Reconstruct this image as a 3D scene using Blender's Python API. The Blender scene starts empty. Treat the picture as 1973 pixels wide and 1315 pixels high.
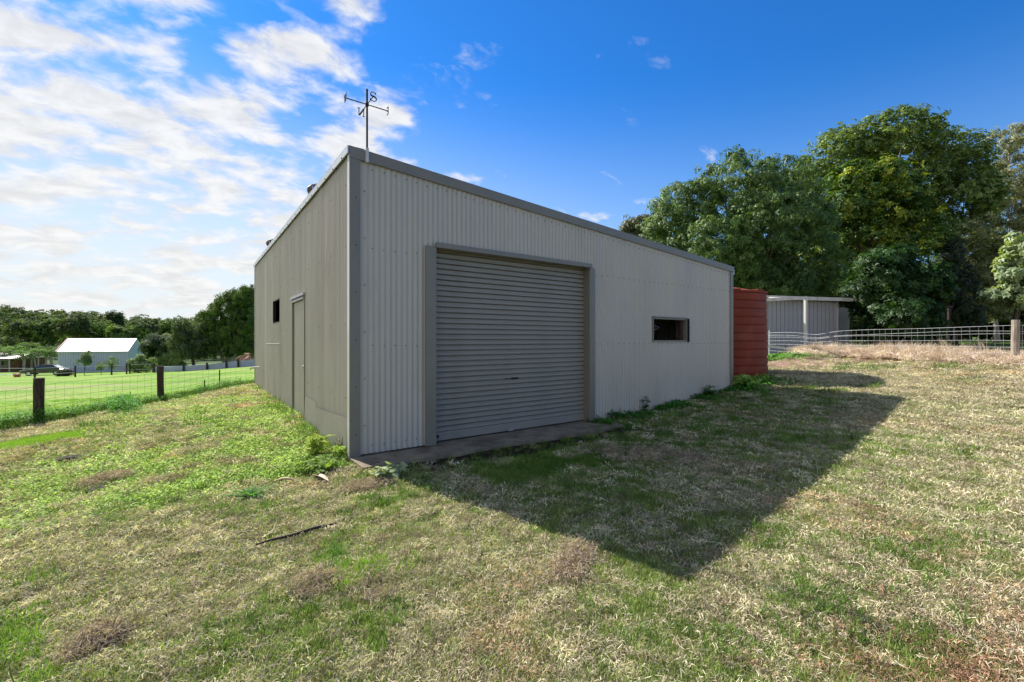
import bpy, math, random
import numpy as np
from mathutils import Vector, Matrix

R = math.radians
random.seed(7)
rng = np.random.default_rng(7)
scene = bpy.context.scene
C = scene.collection

# ------------------------------------------------------------------ camera
F = 858.0 / 1973.0
cam_d = bpy.data.cameras.new('camera')
cam = bpy.data.objects.new('camera', cam_d)
C.objects.link(cam)
cam_d.sensor_width = 36
cam_d.lens = 36 * F
cam_d.shift_y = -0.0013
cam_d.clip_start = 0.05
cam_d.clip_end = 3000
cam.location = (0, 0, 1.5)
cam.rotation_euler = (R(90), 0, 0)
scene.camera = cam

# ------------------------------------------------------------------ world + sun
SUNV = Vector((-3.14, 2.85, 3.93)).normalized()
EL = math.asin(SUNV.z)
AZ = math.atan2(SUNV.x, SUNV.y)
world = bpy.data.worlds.new('World')
scene.world = world
world.use_nodes = True
wn, wl = world.node_tree.nodes, world.node_tree.links
wn.clear()


def nd(nodes, typ, **kw):
    n = nodes.new(typ)
    for k, v in kw.items():
        setattr(n, k, v)
    return n


def mathn(nodes, links, op, a, b=None, c=None, clamp=False):
    n = nodes.new('ShaderNodeMath')
    n.operation = op
    n.use_clamp = clamp
    for i, v in enumerate((a, b, c)):
        if v is None:
            continue
        if isinstance(v, (int, float)):
            n.inputs[i].default_value = v
        else:
            links.new(v, n.inputs[i])
    return n.outputs[0]


def maprange(nodes, links, v, a, b, c=0.0, d=1.0, smooth=True):
    n = nodes.new('ShaderNodeMapRange')
    n.interpolation_type = 'SMOOTHSTEP' if smooth else 'LINEAR'
    links.new(v, n.inputs[0])
    for i, q in zip((1, 2, 3, 4), (a, b, c, d)):
        n.inputs[i].default_value = q
    return n.outputs[0]


def mixc(nodes, links, f, a, b, mode='MIX'):
    n = nodes.new('ShaderNodeMix')
    n.data_type = 'RGBA'
    n.blend_type = mode
    for i, v in ((0, f), (6, a), (7, b)):
        if isinstance(v, (int, float)):
            n.inputs[i].default_value = v
        elif isinstance(v, (tuple, list)):
            n.inputs[i].default_value = (*v[:3], 1)
        else:
            links.new(v, n.inputs[i])
    return n.outputs[2]


def noise(nodes, links, vec, scale, detail=4, rough=0.5, dist=0.0):
    n = nodes.new('ShaderNodeTexNoise')
    n.inputs['Scale'].default_value = scale
    n.inputs['Detail'].default_value = detail
    n.inputs['Roughness'].default_value = rough
    n.inputs['Distortion'].default_value = dist
    if vec is not None:
        links.new(vec, n.inputs['Vector'])
    return n.outputs['Fac']


out = nd(wn, 'ShaderNodeOutputWorld')
bg = nd(wn, 'ShaderNodeBackground')
sky = nd(wn, 'ShaderNodeTexSky', sky_type='NISHITA')
sky.sun_disc = False
sky.sun_elevation = EL
sky.sun_rotation = AZ
sky.altitude = 20
sky.air_density = 1.0
sky.dust_density = 0.12
sky.ozone_density = 2.5
hs = nd(wn, 'ShaderNodeHueSaturation')
hs.inputs['Saturation'].default_value = 1.22
hs.inputs['Hue'].default_value = 0.504
wl.new(sky.outputs[0], hs.inputs['Color'])
tc = nd(wn, 'ShaderNodeTexCoord')
sep = nd(wn, 'ShaderNodeSeparateXYZ')
wl.new(tc.outputs['Generated'], sep.inputs[0])
zz = mathn(wn, wl, 'ADD', mathn(wn, wl, 'MAXIMUM', sep.outputs[2], 0.0), 0.40)
ux = mathn(wn, wl, 'DIVIDE', sep.outputs[0], zz)
uy = mathn(wn, wl, 'DIVIDE', sep.outputs[1], zz)
cmb = nd(wn, 'ShaderNodeCombineXYZ')
wl.new(ux, cmb.inputs[0])
wl.new(uy, cmb.inputs[1])
mr = nd(wn, 'ShaderNodeMapping')
mr.inputs['Rotation'].default_value = (0, 0, R(-30))
wl.new(cmb.outputs[0], mr.inputs[0])
mp = nd(wn, 'ShaderNodeMapping')
mp.inputs['Scale'].default_value = (1.0, 1.45, 1)
mp.inputs['Location'].default_value = (7.4, 2.3, 0)
wl.new(mr.outputs[0], mp.inputs[0])
n1 = noise(wn, wl, mp.outputs[0], 6.6, 3, 0.45, 0.3)
n2 = noise(wn, wl, mp.outputs[0], 12.5, 6, 0.6, 0.35)
n0 = noise(wn, wl, cmb.outputs[0], 0.9, 2, 0.5, 0)
nn = mathn(wn, wl, 'ADD', mathn(wn, wl, 'MULTIPLY', n1, 0.66), mathn(wn, wl, 'MULTIPLY', n2, 0.34))
nn = mathn(wn, wl, 'ADD', nn, mathn(wn, wl, 'MULTIPLY', mathn(wn, wl, 'SUBTRACT', n0, 0.5), 0.3))
# cloud bank lies to the left of the view, thinning out to the right
side = mathn(wn, wl, 'SUBTRACT', mathn(wn, wl, 'MULTIPLY', mathn(wn, wl, 'MAXIMUM', mathn(wn, wl, 'MULTIPLY', sep.outputs[1], -1.0), 0.0), 0.75), sep.outputs[0])  # backward term adds unseen cloud behind the camera to whiten the shaded front wall
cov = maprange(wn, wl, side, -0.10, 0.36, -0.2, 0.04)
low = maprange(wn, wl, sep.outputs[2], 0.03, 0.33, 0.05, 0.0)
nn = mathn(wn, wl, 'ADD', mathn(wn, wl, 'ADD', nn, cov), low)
# one thin low cloud bank ahead, above the low end of the shed
ex = mathn(wn, wl, 'POWER', mathn(wn, wl, 'ABSOLUTE', mathn(wn, wl, 'DIVIDE', mathn(wn, wl, 'SUBTRACT', sep.outputs[0], 0.15), 0.11)), 2.0)
ez = mathn(wn, wl, 'POWER', mathn(wn, wl, 'ABSOLUTE', mathn(wn, wl, 'DIVIDE', mathn(wn, wl, 'SUBTRACT', sep.outputs[2], 0.265), 0.03)), 2.0)
eb = mathn(wn, wl, 'EXPONENT', mathn(wn, wl, 'MULTIPLY', mathn(wn, wl, 'ADD', ex, ez), -1.0))
eb = mathn(wn, wl, 'MULTIPLY', eb, maprange(wn, wl, sep.outputs[1], 0.2, 0.5))
nn = mathn(wn, wl, 'ADD', nn, mathn(wn, wl, 'MULTIPLY', eb, 0.17))
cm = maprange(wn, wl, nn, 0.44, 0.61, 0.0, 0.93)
shade = maprange(wn, wl, n2, 0.3, 0.7, 0.84, 1.06)
cc = nd(wn, 'ShaderNodeCombineXYZ')
for i, k in enumerate((7.0, 7.0, 6.95)):
    wl.new(mathn(wn, wl, 'MULTIPLY', shade, k), cc.inputs[i])
zq = mathn(wn, wl, 'SUBTRACT', sep.outputs[2], mathn(wn, wl, 'MULTIPLY', side, 0.07))
hz = maprange(wn, wl, zq, 0.0, 0.52, 0.95, 0.0)
hzl = mathn(wn, wl, 'MULTIPLY', hz, maprange(wn, wl, side, -0.5, 0.5, 0.8, 1.0))
blue = mixc(wn, wl, 1.0, hs.outputs[0], (0.34, 0.97, 1.38), 'MULTIPLY')
hcol = mixc(wn, wl, maprange(wn, wl, side, -0.6, 0.5), (3.6, 5.0, 7.0), (6.6, 6.9, 7.0))
base = mixc(wn, wl, hzl, blue, hcol)
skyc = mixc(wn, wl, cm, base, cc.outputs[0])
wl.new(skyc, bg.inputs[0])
bg.inputs[1].default_value = 0.070
wl.new(bg.outputs[0], out.inputs[0])

sun_d = bpy.data.lights.new('sun', 'SUN')
sun_d.energy = 5.0
sun_d.angle = R(0.5)
sun_d.color = (1.0, 0.96, 0.90)
sun = bpy.data.objects.new('sun', sun_d)
C.objects.link(sun)
sun.rotation_euler = (-SUNV).to_track_quat('-Z', 'Y').to_euler()

vs = scene.view_settings
vs.view_transform = 'Standard'
vs.look = 'None'
vs.exposure = 0.92
vs.gamma = 1
vs.use_curve_mapping = False
scene.render.engine = 'CYCLES'
scene.cycles.max_bounces = 6
scene.cycles.transparent_max_bounces = 8


# ------------------------------------------------------------------ tagging
def tag(o, label=None, cat=None, group=None, kind=None):
    if label: o['label'] = label
    if cat: o['category'] = cat
    if group: o['group'] = group
    if kind: o['kind'] = kind
    return o


def empty(name, loc=(0, 0, 0), rz=0.0, label=None, cat=None, group=None):
    o = bpy.data.objects.new(name, None)
    o.empty_display_size = 0.3
    C.objects.link(o)
    o.location = loc
    o.rotation_euler = (0, 0, rz)
    return tag(o, label, cat, group)


def mkmesh(name, v, f, mat=None, smooth=False):
    me = bpy.data.meshes.new(name)
    me.from_pydata([tuple(map(float, p)) for p in v], [], f)
    if mat: me.materials.append(mat)
    if smooth: me.polygons.foreach_set('use_smooth', [True] * len(me.polygons))
    me.update()
    return me


def link(name, me, parent=None, loc=None):
    o = bpy.data.objects.new(name, me)
    C.objects.link(o)
    if parent: o.parent = parent
    if loc is not None: o.location = loc
    return o


def npmesh(name, V, Fq, mat, cols=None, smooth=False):
    """V (n,3); Fq (m,k) constant-size polygons."""
    me = bpy.data.meshes.new(name)
    V = np.asarray(V, dtype=np.float32)
    Fq = np.asarray(Fq, dtype=np.int32)
    m, k = Fq.shape
    me.vertices.add(len(V))
    me.vertices.foreach_set('co', V.ravel())
    me.loops.add(m * k)
    me.loops.foreach_set('vertex_index', Fq.ravel())
    me.polygons.add(m)
    me.polygons.foreach_set('loop_start', np.arange(0, m * k, k, dtype=np.int32))
    me.polygons.foreach_set('loop_total', np.full(m, k, dtype=np.int32))
    if smooth: me.polygons.foreach_set('use_smooth', np.ones(m, dtype=bool))
    if cols is not None:
        a = me.color_attributes.new('tint', 'FLOAT_COLOR', 'POINT')
        cc4 = np.ones((len(V), 4), dtype=np.float32)
        cc4[:, :3] = cols
        a.data.foreach_set('color', cc4.ravel())
    if mat: me.materials.append(mat)
    me.update(calc_edges=True)
    me.validate()
    return me


class MB:
    def __init__(s): s.v, s.f = [], []

    def box(s, x0, x1, y0, y1, z0, z1, M=None):
        b = len(s.v)
        p = [(x0, y0, z0), (x1, y0, z0), (x1, y1, z0), (x0, y1, z0), (x0, y0, z1), (x1, y0, z1), (x1, y1, z1), (x0, y1, z1)]
        if M is not None: p = [M @ Vector(q) for q in p]
        s.v += [tuple(q) for q in p]
        s.f += [tuple(b + i for i in q) for q in ((0, 3, 2, 1), (4, 5, 6, 7), (0, 1, 5, 4), (1, 2, 6, 5), (2, 3, 7, 6), (3, 0, 4, 7))]
        return s

    def hexa(s, p):
        b = len(s.v)
        s.v += [tuple(q) for q in p]
        s.f += [tuple(b + i for i in q) for q in ((0, 3, 2, 1), (4, 5, 6, 7), (0, 1, 5, 4), (1, 2, 6, 5), (2, 3, 7, 6), (3, 0, 4, 7))]
        return s

    def tube(s, pts, rad, n=6, cap=True):
        pts = [Vector(p) for p in pts]
        if isinstance(rad, (int, float)): rad = [rad] * len(pts)
        rings = []
        for i, p in enumerate(pts):
            d = (pts[min(i + 1, len(pts) - 1)] - pts[max(i - 1, 0)]).normalized()
            a = Vector((0, 0, 1)) if abs(d.z) < 0.9 else Vector((1, 0, 0))
            u = d.cross(a).normalized()
            w = d.cross(u)
            b = len(s.v)
            for k in range(n):
                t = 2 * math.pi * k / n
                s.v.append(tuple(p + (u * math.cos(t) + w * math.sin(t)) * rad[i]))
            rings.append(b)
        for a, b in zip(rings, rings[1:]):
            for k in range(n):
                s.f.append((a + k, a + (k + 1) % n, b + (k + 1) % n, b + k))
        if cap:
            s.f.append(tuple(rings[0] + k for k in range(n))[::-1])
            s.f.append(tuple(rings[-1] + k for k in range(n)))
        return s

    def lathe(s, prof, n=32, c=(0, 0, 0)):
        b = len(s.v)
        for r, z in prof:
            for k in range(n):
                t = 2 * math.pi * k / n
                s.v.append((c[0] + r * math.cos(t), c[1] + r * math.sin(t), c[2] + z))
        for i in range(len(prof) - 1):
            for k in range(n):
                s.f.append((b + i * n + k, b + i * n + (k + 1) % n, b + (i + 1) * n + (k + 1) % n, b + (i + 1) * n + k))
        return s

    def prism(s, poly, d, y=0.0):
        """poly in (x,z); extruded in y from y to y+d"""
        n = len(poly)
        b = len(s.v)
        s.v += [(p[0], y, p[1]) for p in poly] + [(p[0], y + d, p[1]) for p in poly]
        s.f.append(tuple(b + i for i in range(n)))
        s.f.append(tuple(b + n + i for i in range(n))[::-1])
        for i in range(n):
            j = (i + 1) % n
            s.f.append((b + j, b + i, b + n + i, b + n + j))
        return s

    def mesh(s, name, mat, smooth=False): return mkmesh(name, s.v, s.f, mat, smooth)

    def build(s, name, mat, parent=None, smooth=False, loc=None, bevel=0):
        o = link(name, s.mesh(name, mat, smooth), parent, loc)
        if bevel:
            m = o.modifiers.new('bevel', 'BEVEL')
            m.width = bevel
            m.segments = 1
            m.limit_method = 'ANGLE'
        return o


# ------------------------------------------------------------------ numpy noise
_tab = rng.random((256, 256))


def vnoise(x, y, s=0):
    x = np.asarray(x, float) + s * 17.31
    y = np.asarray(y, float) + s * 9.73
    ix, iy = np.floor(x).astype(int), np.floor(y).astype(int)
    fx, fy = x - ix, y - iy
    fx = fx * fx * (3 - 2 * fx)
    fy = fy * fy * (3 - 2 * fy)
    g = lambda a, b: _tab[a & 255, b & 255]
    return (g(ix, iy) * (1 - fx) + g(ix + 1, iy) * fx) * (1 - fy) + (g(ix, iy + 1) * (1 - fx) + g(ix + 1, iy + 1) * fx) * fy


def fbm(x, y, f=1.0, o=4, s=0):
    t, a, w = 0, 1.0, 0
    for i in range(o):
        t = t + a * vnoise(x * f, y * f, s + i * 3)
        w += a
        a *= 0.5
        f *= 2.03
    return t / w


def sstep(a, b, x):
    t = np.clip((np.asarray(x, float) - a) / (b - a), 0, 1)
    return t * t * (3 - 2 * t)


# ------------------------------------------------------------------ terrain height
CP = np.array([
    (0, 0, 0), (0, -10, .1), (-6, 0, -.15), (-12, 0, -.5), (6, 0, .1), (14, 0, .35), (1.1, 2.8, 0), (-2.03, 5.62, -.03),
    (0.5, 7.2, -.03), (2, 9, .0), (5.4, 10.9, .26), (7.8, 8.7, .3), (5, 4, .12), (6.5, 13.5, .45), (13.6, 12, .8), (11.2, 17, .9),
    (14.6, 20, .95), (10, 12, .6), (20, 12, .95), (25, 25, 1.1), (20, 40, 1.3), (60, 40, 1.5), (60, 0, 1), (-3.6, 7.9, .06),
    (-5.8, 10.9, .05), (-8.3, 14.4, .0), (-1, 14, 0), (-4, 20, 0), (-11.8, 11.1, -.57), (-10.5, 13.3, -.4), (-8.3, 9, -.2),
    (-14, 9, -.75), (-10.6, 9.2, -.6), (-6, 5.2, -.25), (-20, 12, -.85), (-20, 20, -1.05), (-12, 20, -.75), (-10, 30, -.9),
    (-28, 30, -1.5), (-45, 20, -1.5), (-67, 66, -3.45), (-59.6, 69, -3.4), (-41, 60, -2.6), (-31, 55, -1.75), (-35, 90, -2.5),
    (-80, 100, -4), (-100, 60, -4), (-100, 0, -3), (0, 60, -.5), (0, 120, -1.5), (40, 100, 1), (30, -20, .4), (-30, -20, -.8),
    (-45, 45, -2.45), (-33, 40, -1.75)], float)
_c2 = 1.5 ** 2
_d = np.sqrt(((CP[:, None, :2] - CP[None, :, :2]) ** 2).sum(-1) + _c2)
_A = np.block([[_d + np.eye(len(CP)) * -0.02, np.ones((len(CP), 1))], [np.ones((1, len(CP))), np.zeros((1, 1))]])
_W = np.linalg.solve(_A, np.append(CP[:, 2], 0))


def terrain(x, y):
    x = np.asarray(x, float)
    y = np.asarray(y, float)
    sh = x.shape
    X = np.clip(x.ravel(), -130, 130)
    Y = np.clip(y.ravel(), -30, 140)
    h = np.full(X.shape, _W[-1])
    for (cx, cy, _), w in zip(CP, _W[:-1]):
        h = h + w * np.sqrt((X - cx) ** 2 + (Y - cy) ** 2 + _c2)
    xr, yr = x.ravel(), y.ravel()
    dist = np.hypot(xr, yr)
    slope = np.clip(-xr / np.maximum(yr, 1) - 0.55, 0, 0.8) / 0.6
    h = h + sstep(125, 250, yr + 0.15 * -xr) * (3.5 + 8.5 * slope)
    near = 1 - sstep(25, 60, dist)
    h = h + near * ((fbm(xr, yr, 0.9, 3, 2) - .5) * 0.07 + (fbm(xr, yr, 4.5, 3, 5) - .5) * 0.035)
    return h.reshape(sh)


def TH(x, y): return float(terrain(np.array([x]), np.array([y]))[0])


def ray(px, py=None):
    return (px - 986.5) / 858.0, (655.0 - (py or 655)) / 858.0


def G(px, py):
    """ground point seen at a photo pixel"""
    rx, rz = ray(px, py)
    t = np.geomspace(1.2, 300, 3000)
    d = 1.5 + rz * t - terrain(rx * t, t)
    i = int(np.argmax(d < 0)) if (d < 0).any() else len(t) - 1
    return Vector((rx * t[i], t[i], float(terrain(np.array([rx * t[i]]), np.array([t[i]]))[0])))


def P(px, Z, z=None):
    x = ray(px)[0] * Z
    return Vector((x, Z, TH(x, Z) if z is None else z))


def ZH(py, Z): return 1.5 + (655 - py) / 858.0 * Z


# shed frame
ANG = math.atan2(.581, .814)
L0 = np.array([-2.03, 5.62])
U = np.array([math.cos(ANG), math.sin(ANG)])
Vv = np.array([-math.sin(ANG), math.cos(ANG)])
SW, SD = 9.11, 10.8


def to_local(x, y):
    dx, dy = np.asarray(x) - L0[0], np.asarray(y) - L0[1]
    return dx * U[0] + dy * U[1], dx * Vv[0] + dy * Vv[1]


def l2w(a, b): return L0[0] + a * U[0] + b * Vv[0], L0[1] + a * U[1] + b * Vv[1]


# ------------------------------------------------------------------ ground cover masks
PATCH = G(70, 850)

def lerp(a, b, t): return a + (b - a) * np.asarray(t)[..., None]


def masks(x, y):
    """green, leafy, lawn (mown bright field), earth"""
    a, b = to_local(x, y)
    n1 = fbm(x, y, 0.55, 4, 11)
    n2 = fbm(x, y, 1.9, 3, 21)
    n = 0.6 * n1 + 0.4 * n2
    green = sstep(0.44, 0.6, n)
    # lush under the wall; the shed shadow's dark green is painted in
    wallside = (1 - sstep(1.6, 3.6, -b)) * sstep(.6, 1.6, a) * (1 - sstep(10.5, 12, a))
    wallside = wallside * sstep(.38, .62, fbm(x, y, 2.6, 4, 65) + .12)
    green = np.maximum(green, wallside)
    # leafy weeds on the bank along the left wall
    bank = (1 - sstep(2.2, 4.6, -a + (n1 - .5) * 2)) * sstep(-1.1, 0.1, b + (n1 - .5) * 1.2) * (a < 0.3)
    leafy = bank * sstep(.36, .5, n2 + .06)
    # mown field beyond the left fence
    fx = x + 11.8 - (y - 11.1) * 0.59
    lawn = 1 - sstep(-1.2, -0.3, fx + (n1 - .5) * .6)
    lawn = lawn * (y > 3) * (x < 3)
    lawn = np.maximum(lawn, sstep(30, 36, y) * (x < 0))
    # little bright patch of lawn inside the fence
    px = np.hypot((x - PATCH[0]) / 1.25, (y - PATCH[1]) / .7)
    patch = 1 - sstep(.6, 1.05, px + (n2 - .5) * .8)
    earth = sstep(.58, .7, fbm(x, y, 0.8, 4, 41)) * .8
    band = np.exp(-((fx - 1.0) / .55) ** 2) * (y > 6) * (y < 16) * (x < -6)
    dryl = 1 - sstep(.5, 1.3, np.hypot((x + 6.6) / 2.6, (y - 6.9) / 1.1) + (n2 - .5) * .9)
    green = green * (1 - .8 * dryl)
    earth = np.maximum(np.maximum(earth * (1 - wallside), band * .8), dryl * .45)
    w2 = 1 - sstep(.5, 1.2, np.hypot((x - 1.6) / .75, (y - 5.65) / .3) + (n2 - .5) * .6)
    earth = np.maximum(earth, w2)
    # worn soil in front of the roller door
    worn = (1 - sstep(.75, 1.25, -b + (n2 - .5) * .7)) * (b < .1) * (1 - sstep(4.2, 5.0, a + (n2 - .5))) * sstep(-.3, .2, a)
    return green, leafy, lawn, patch, earth, worn, wallside, n1, n2


def arr(*c): return np.array(c, float)


STRAW = arr(.36, .29, .19)
GREEN = arr(.085, .155, .035)


def ground_col(x, y):
    green, leafy, lawn, patch, earth, worn, wallside, n1, n2 = masks(x, y)
    n3 = fbm(x, y, 5.0, 3, 31)
    dry = lerp(arr(.17, .14, .085), arr(.34, .29, .19), sstep(.35, .65, n3))
    g = lerp(arr(.11, .145, .045), arr(.19, .23, .07), sstep(.3, .7, n3))
    c = lerp(dry, g, green * .8)
    c = lerp(c, arr(.10, .13, .04), leafy * .7)
    c = lerp(c, arr(.12, .08, .055), earth * .6)
    c = lerp(c, arr(.075, .05, .036), worn)
    lw = lerp(arr(.13, .26, .025), arr(.23, .36, .05), sstep(.3, .7, fbm(x, y * 2.2, .22, 4, 51)))
    lw = lerp(lw, arr(.28, .33, .09), sstep(.45, .7, fbm(x, y * 3, .16, 3, 57)) * .7)
    lw = lerp(lw, arr(.11, .20, .03), sstep(.5, .7, fbm(x, y * 2.5, .6, 4, 59)) * .5)
    c = lerp(c, lw, np.maximum(lawn, patch))
    # bare track across the far left of the field
    ty = 27.5 + (x + 30) * 0.1 + (n1 - .5) * 1.5
    tr = np.exp(-((y - ty) / 1.1) ** 2) * (1 - sstep(-27, -21, x)) * (y > 15)
    c = lerp(c, arr(.30, .24, .16), tr * .75)
    # open earth right of the tank up to the fence
    ea = (1 - sstep(.5, 1.3, np.hypot((x - 10.2) / 3.6, (y - 14.8) / 1.3) + (n2 - .5) * .6))
    c = lerp(c, arr(.33, .21, .16), ea)
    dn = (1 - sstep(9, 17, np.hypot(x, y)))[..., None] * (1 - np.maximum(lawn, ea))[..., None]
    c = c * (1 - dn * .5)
    far = sstep(85, 110, y + .1 * -x)
    c = lerp(c, arr(.05, .085, .025), far)
    rgt = sstep(19, 24, y) * (x > 6)
    c = lerp(c, arr(.09, .14, .035), rgt)
    return c


# ------------------------------------------------------------------ materials
def newmat(name):
    m = bpy.data.materials.new(name)
    m.use_nodes = True
    n, l = m.node_tree.nodes, m.node_tree.links
    p = n['Principled BSDF']
    return m, n, l, p


def pmat(name, col, rough=.6, metal=0.0, spec=.5, var=.12, scale=3.0, bump=0.0, bscale=60, dirt=None, dscale=1.5, stretch=None, coat=0):
    m, n, l, p = newmat(name)
    tcn = n.new('ShaderNodeTexCoord')
    v = tcn.outputs['Object']
    if stretch:
        mpn = n.new('ShaderNodeMapping')
        mpn.inputs['Scale'].default_value = stretch
        l.new(v, mpn.inputs[0])
        v = mpn.outputs[0]
    f = noise(n, l, v, scale, 5, .6)
    c1 = tuple(max(0, k * (1 - var)) for k in col)
    c2 = tuple(min(1, k * (1 + var)) for k in col)
    c = mixc(n, l, maprange(n, l, f, .3, .7), c1, c2)
    if dirt:
        d = noise(n, l, v, dscale, 8, .65, .4)
        c = mixc(n, l, maprange(n, l, d, .5, .72, 0, .75), c, dirt)
    l.new(c, p.inputs['Base Color'])
    p.inputs['Roughness'].default_value = rough
    p.inputs['Metallic'].default_value = metal
    p.inputs['Specular IOR Level'].default_value = spec
    p.inputs['Coat Weight'].default_value = coat
    rr = maprange(n, l, f, .3, .7, max(0, rough - .07), min(1, rough + .07))
    l.new(rr, p.inputs['Roughness'])
    if bump:
        b = n.new('ShaderNodeBump')
        b.inputs['Strength'].default_value = bump
        b.inputs['Distance'].default_value = .01
        l.new(noise(n, l, v, bscale, 4, .6), b.inputs['Height'])
        l.new(b.outputs[0], p.inputs['Normal'])
    return m


def tintmat(name, rough=.6, trans=.3, instancer=False, spec=.35, gain=1.0, tgain=(1.1, 1.25, .5)):
    m, n, l, p = newmat(name)
    a = n.new('ShaderNodeAttribute')
    a.attribute_name = 'tint'
    if instancer: a.attribute_type = 'INSTANCER'
    col = a.outputs['Color']
    if gain != 1.0:
        col = mixc(n, l, 1.0, col, (gain, gain, gain), 'MULTIPLY')
    l.new(col, p.inputs['Base Color'])
    p.inputs['Roughness'].default_value = rough
    p.inputs['Specular IOR Level'].default_value = spec
    if trans:
        t = n.new('ShaderNodeBsdfTranslucent')
        l.new(mixc(n, l, 1.0, col, tgain, 'MULTIPLY'), t.inputs[0])
        mx = n.new('ShaderNodeMixShader')
        mx.inputs[0].default_value = trans
        l.new(p.outputs[0], mx.inputs[1])
        l.new(t.outputs[0], mx.inputs[2])
        l.new(mx.outputs[0], n['Material Output'].inputs[0])
    return m


def ground_mat():
    m, n, l, p = newmat('turf_and_soil')
    a = n.new('ShaderNodeAttribute')
    a.attribute_name = 'tint'
    geo = n.new('ShaderNodeNewGeometry')
    pos = geo.outputs['Position']
    f1 = noise(n, l, pos, 38, 5, .7)
    f2 = noise(n, l, pos, 7, 5, .6)
    k = mathn(n, l, 'ADD', maprange(n, l, f1, .3, .7, .5, 1.35), maprange(n, l, f2, .3, .7, -.2, .2))
    kc = n.new('ShaderNodeCombineXYZ')
    for i in range(3): l.new(k, kc.inputs[i])
    c = mixc(n, l, 1.0, a.outputs['Color'], kc.outputs[0], 'MULTIPLY')
    l.new(c, p.inputs['Base Color'])
    p.inputs['Roughness'].default_value = .95
    p.inputs['Specular IOR Level'].default_value = .1
    b = n.new('ShaderNodeBump')
    b.inputs['Strength'].default_value = .9
    b.inputs['Distance'].default_value = .03
    l.new(mathn(n, l, 'ADD', f1, mathn(n, l, 'MULTIPLY', f2, .8)), b.inputs['Height'])
    l.new(b.outputs[0], p.inputs['Normal'])
    return m


M = {}
M['ground'] = ground_mat()
M['wall'] = pmat('grey_wall_sheet', (.44, .405, .35), .42, 0, .5, .05, 1.3, dirt=(.365, .33, .275), dscale=.9, stretch=(1, 1, .35))
M['trim'] = pmat('dark_grey_flashing', (.19, .175, .145), .4, 0, .5, .06, 2.5)
M['littrim_bracket'] = pmat('lit_flashing_and_bracket', (.55, .55, .52), .4, .2, .5, .08, 2)  # corner trim's sunlit face, lightened in the colour; vane bracket shares it
M['door'] = pmat('roller_door_paint', (.245, .228, .195), .42, 0, .5, .06, 2.0, dirt=(.20, .18, .15), dscale=1.1)
M['zinc'] = pmat('zincalume', (.50, .52, .54), .4, .6, .5, .08, 4)
M['roofzinc'] = pmat('roof_sheet', (.55, .56, .56), .4, .4, .5, .08, 2)
M['black'] = pmat('dark_steel', (.006, .006, .009), .8, 0, .5, .2, 10)
M['dark'] = pmat('dark_cavity', (.01, .01, .01), .9)
M['concrete'] = pmat('stained_concrete', (.22, .18, .125), .9, 0, .2, .25, 4, .5, 40, dirt=(.085, .06, .045), dscale=1.6)
M['tank'] = pmat('red_poly_tank', (.20, .034, .015), .6, 0, .25, .12, 1.8, dirt=(.26, .07, .045), dscale=1.2)
M['whitepaint'] = pmat('old_white_paint', (.50, .49, .46), .6, 0, .4, .08, 3, dirt=(.30, .28, .24), dscale=2)
M['whitewall'] = pmat('pale_cladding', (.31, .31, .33), .55, 0, .4, .06, 2, dirt=(.25, .25, .25), dscale=1.5)
M['agedwall'] = pmat('aged_cladding', (.42, .34, .25), .7, 0, .3, .15, 2)
M['oldvent'] = pmat('weathered_vent', (.13, .10, .085), .5, .5, .5, .3, 9)
M['galv'] = pmat('galvanised_wire', (.60, .61, .61), .45, .3, .5, .1, 6)
M['wiredark'] = pmat('old_wire', (.20, .19, .17), .6, .3)
M['post'] = pmat('weathered_post', (.052, .036, .028), .9, 0, .2, .4, 6, .8, 30, dirt=(.13, .11, .09), dscale=5, stretch=(4, 4, .6))
M['postgrey'] = pmat('grey_timber_post', (.30, .25, .20), .9, 0, .2, .3, 6, .8, 30, dirt=(.16, .12, .10), dscale=5, stretch=(4, 4, .6))
M['bark'] = pmat('brown_bark', (.10, .075, .055), .9, 0, .2, .35, 5, .8, 20, stretch=(2, 2, .5))
M['palebark'] = pmat('pale_bark', (.34, .30, .25), .85, 0, .2, .3, 3, .6, 20, stretch=(2, 2, .5))
M['leaf'] = tintmat('tree_leaf', .5, .34, spec=.32, tgain=(1.3, 1.25, .35))
M['leafdull'] = tintmat('far_leaf', .8, .3, spec=.08)
M['weed'] = tintmat('weed_leaf', .65, .4, spec=.12)
M['turf'] = tintmat('turf_blades', .7, .3, instancer=True, spec=.12, tgain=(1.1, 1.2, .6))
M['bluewall'] = pmat('blue_grey_sheet', (.42, .44, .56), .45, .1, .5, .06, .6)
M['glareroof'] = pmat('glare_white_roof_sheet', (.86, .86, .80), .35, 0, .5, .03, .5)  # sun glare on zincalume painted as a white base colour
M['redtrim'] = pmat('red_trim', (.45, .03, .03), .5)
M['glass'] = pmat('dark_glass', (.02, .025, .03), .08, 0, .8, .1, 1)
M['carpaint'] = pmat('car_paint', (.03, .03, .045), .22, .3, .6, .05, 1, coat=1)
M['tyre'] = pmat('tyre_rubber', (.02, .02, .02), .8)
M['rim'] = pmat('alloy', (.5, .5, .52), .3, .8)
M['brick'] = pmat('brown_brick', (.16, .08, .055), .85, 0, .2, .25, 8)
M['pinkroof'] = pmat('faded_roof', (.55, .47, .42), .6)
M['stick'] = pmat('dark_stick', (.04, .026, .02), .8, 0, .3, .4, 20, .5, 60)
M['frond'] = pmat('dead_frond', (.52, .40, .28), .75, 0, .3, .25, 15, .4, 60)
M['rock'] = pmat('clod', (.045, .035, .03), .95, 0, .2, .4, 12, 1, 30)
M['orange'] = pmat('orange_plastic', (.45, .08, .03), .5)

# ------------------------------------------------------------------ ground sheet


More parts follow.
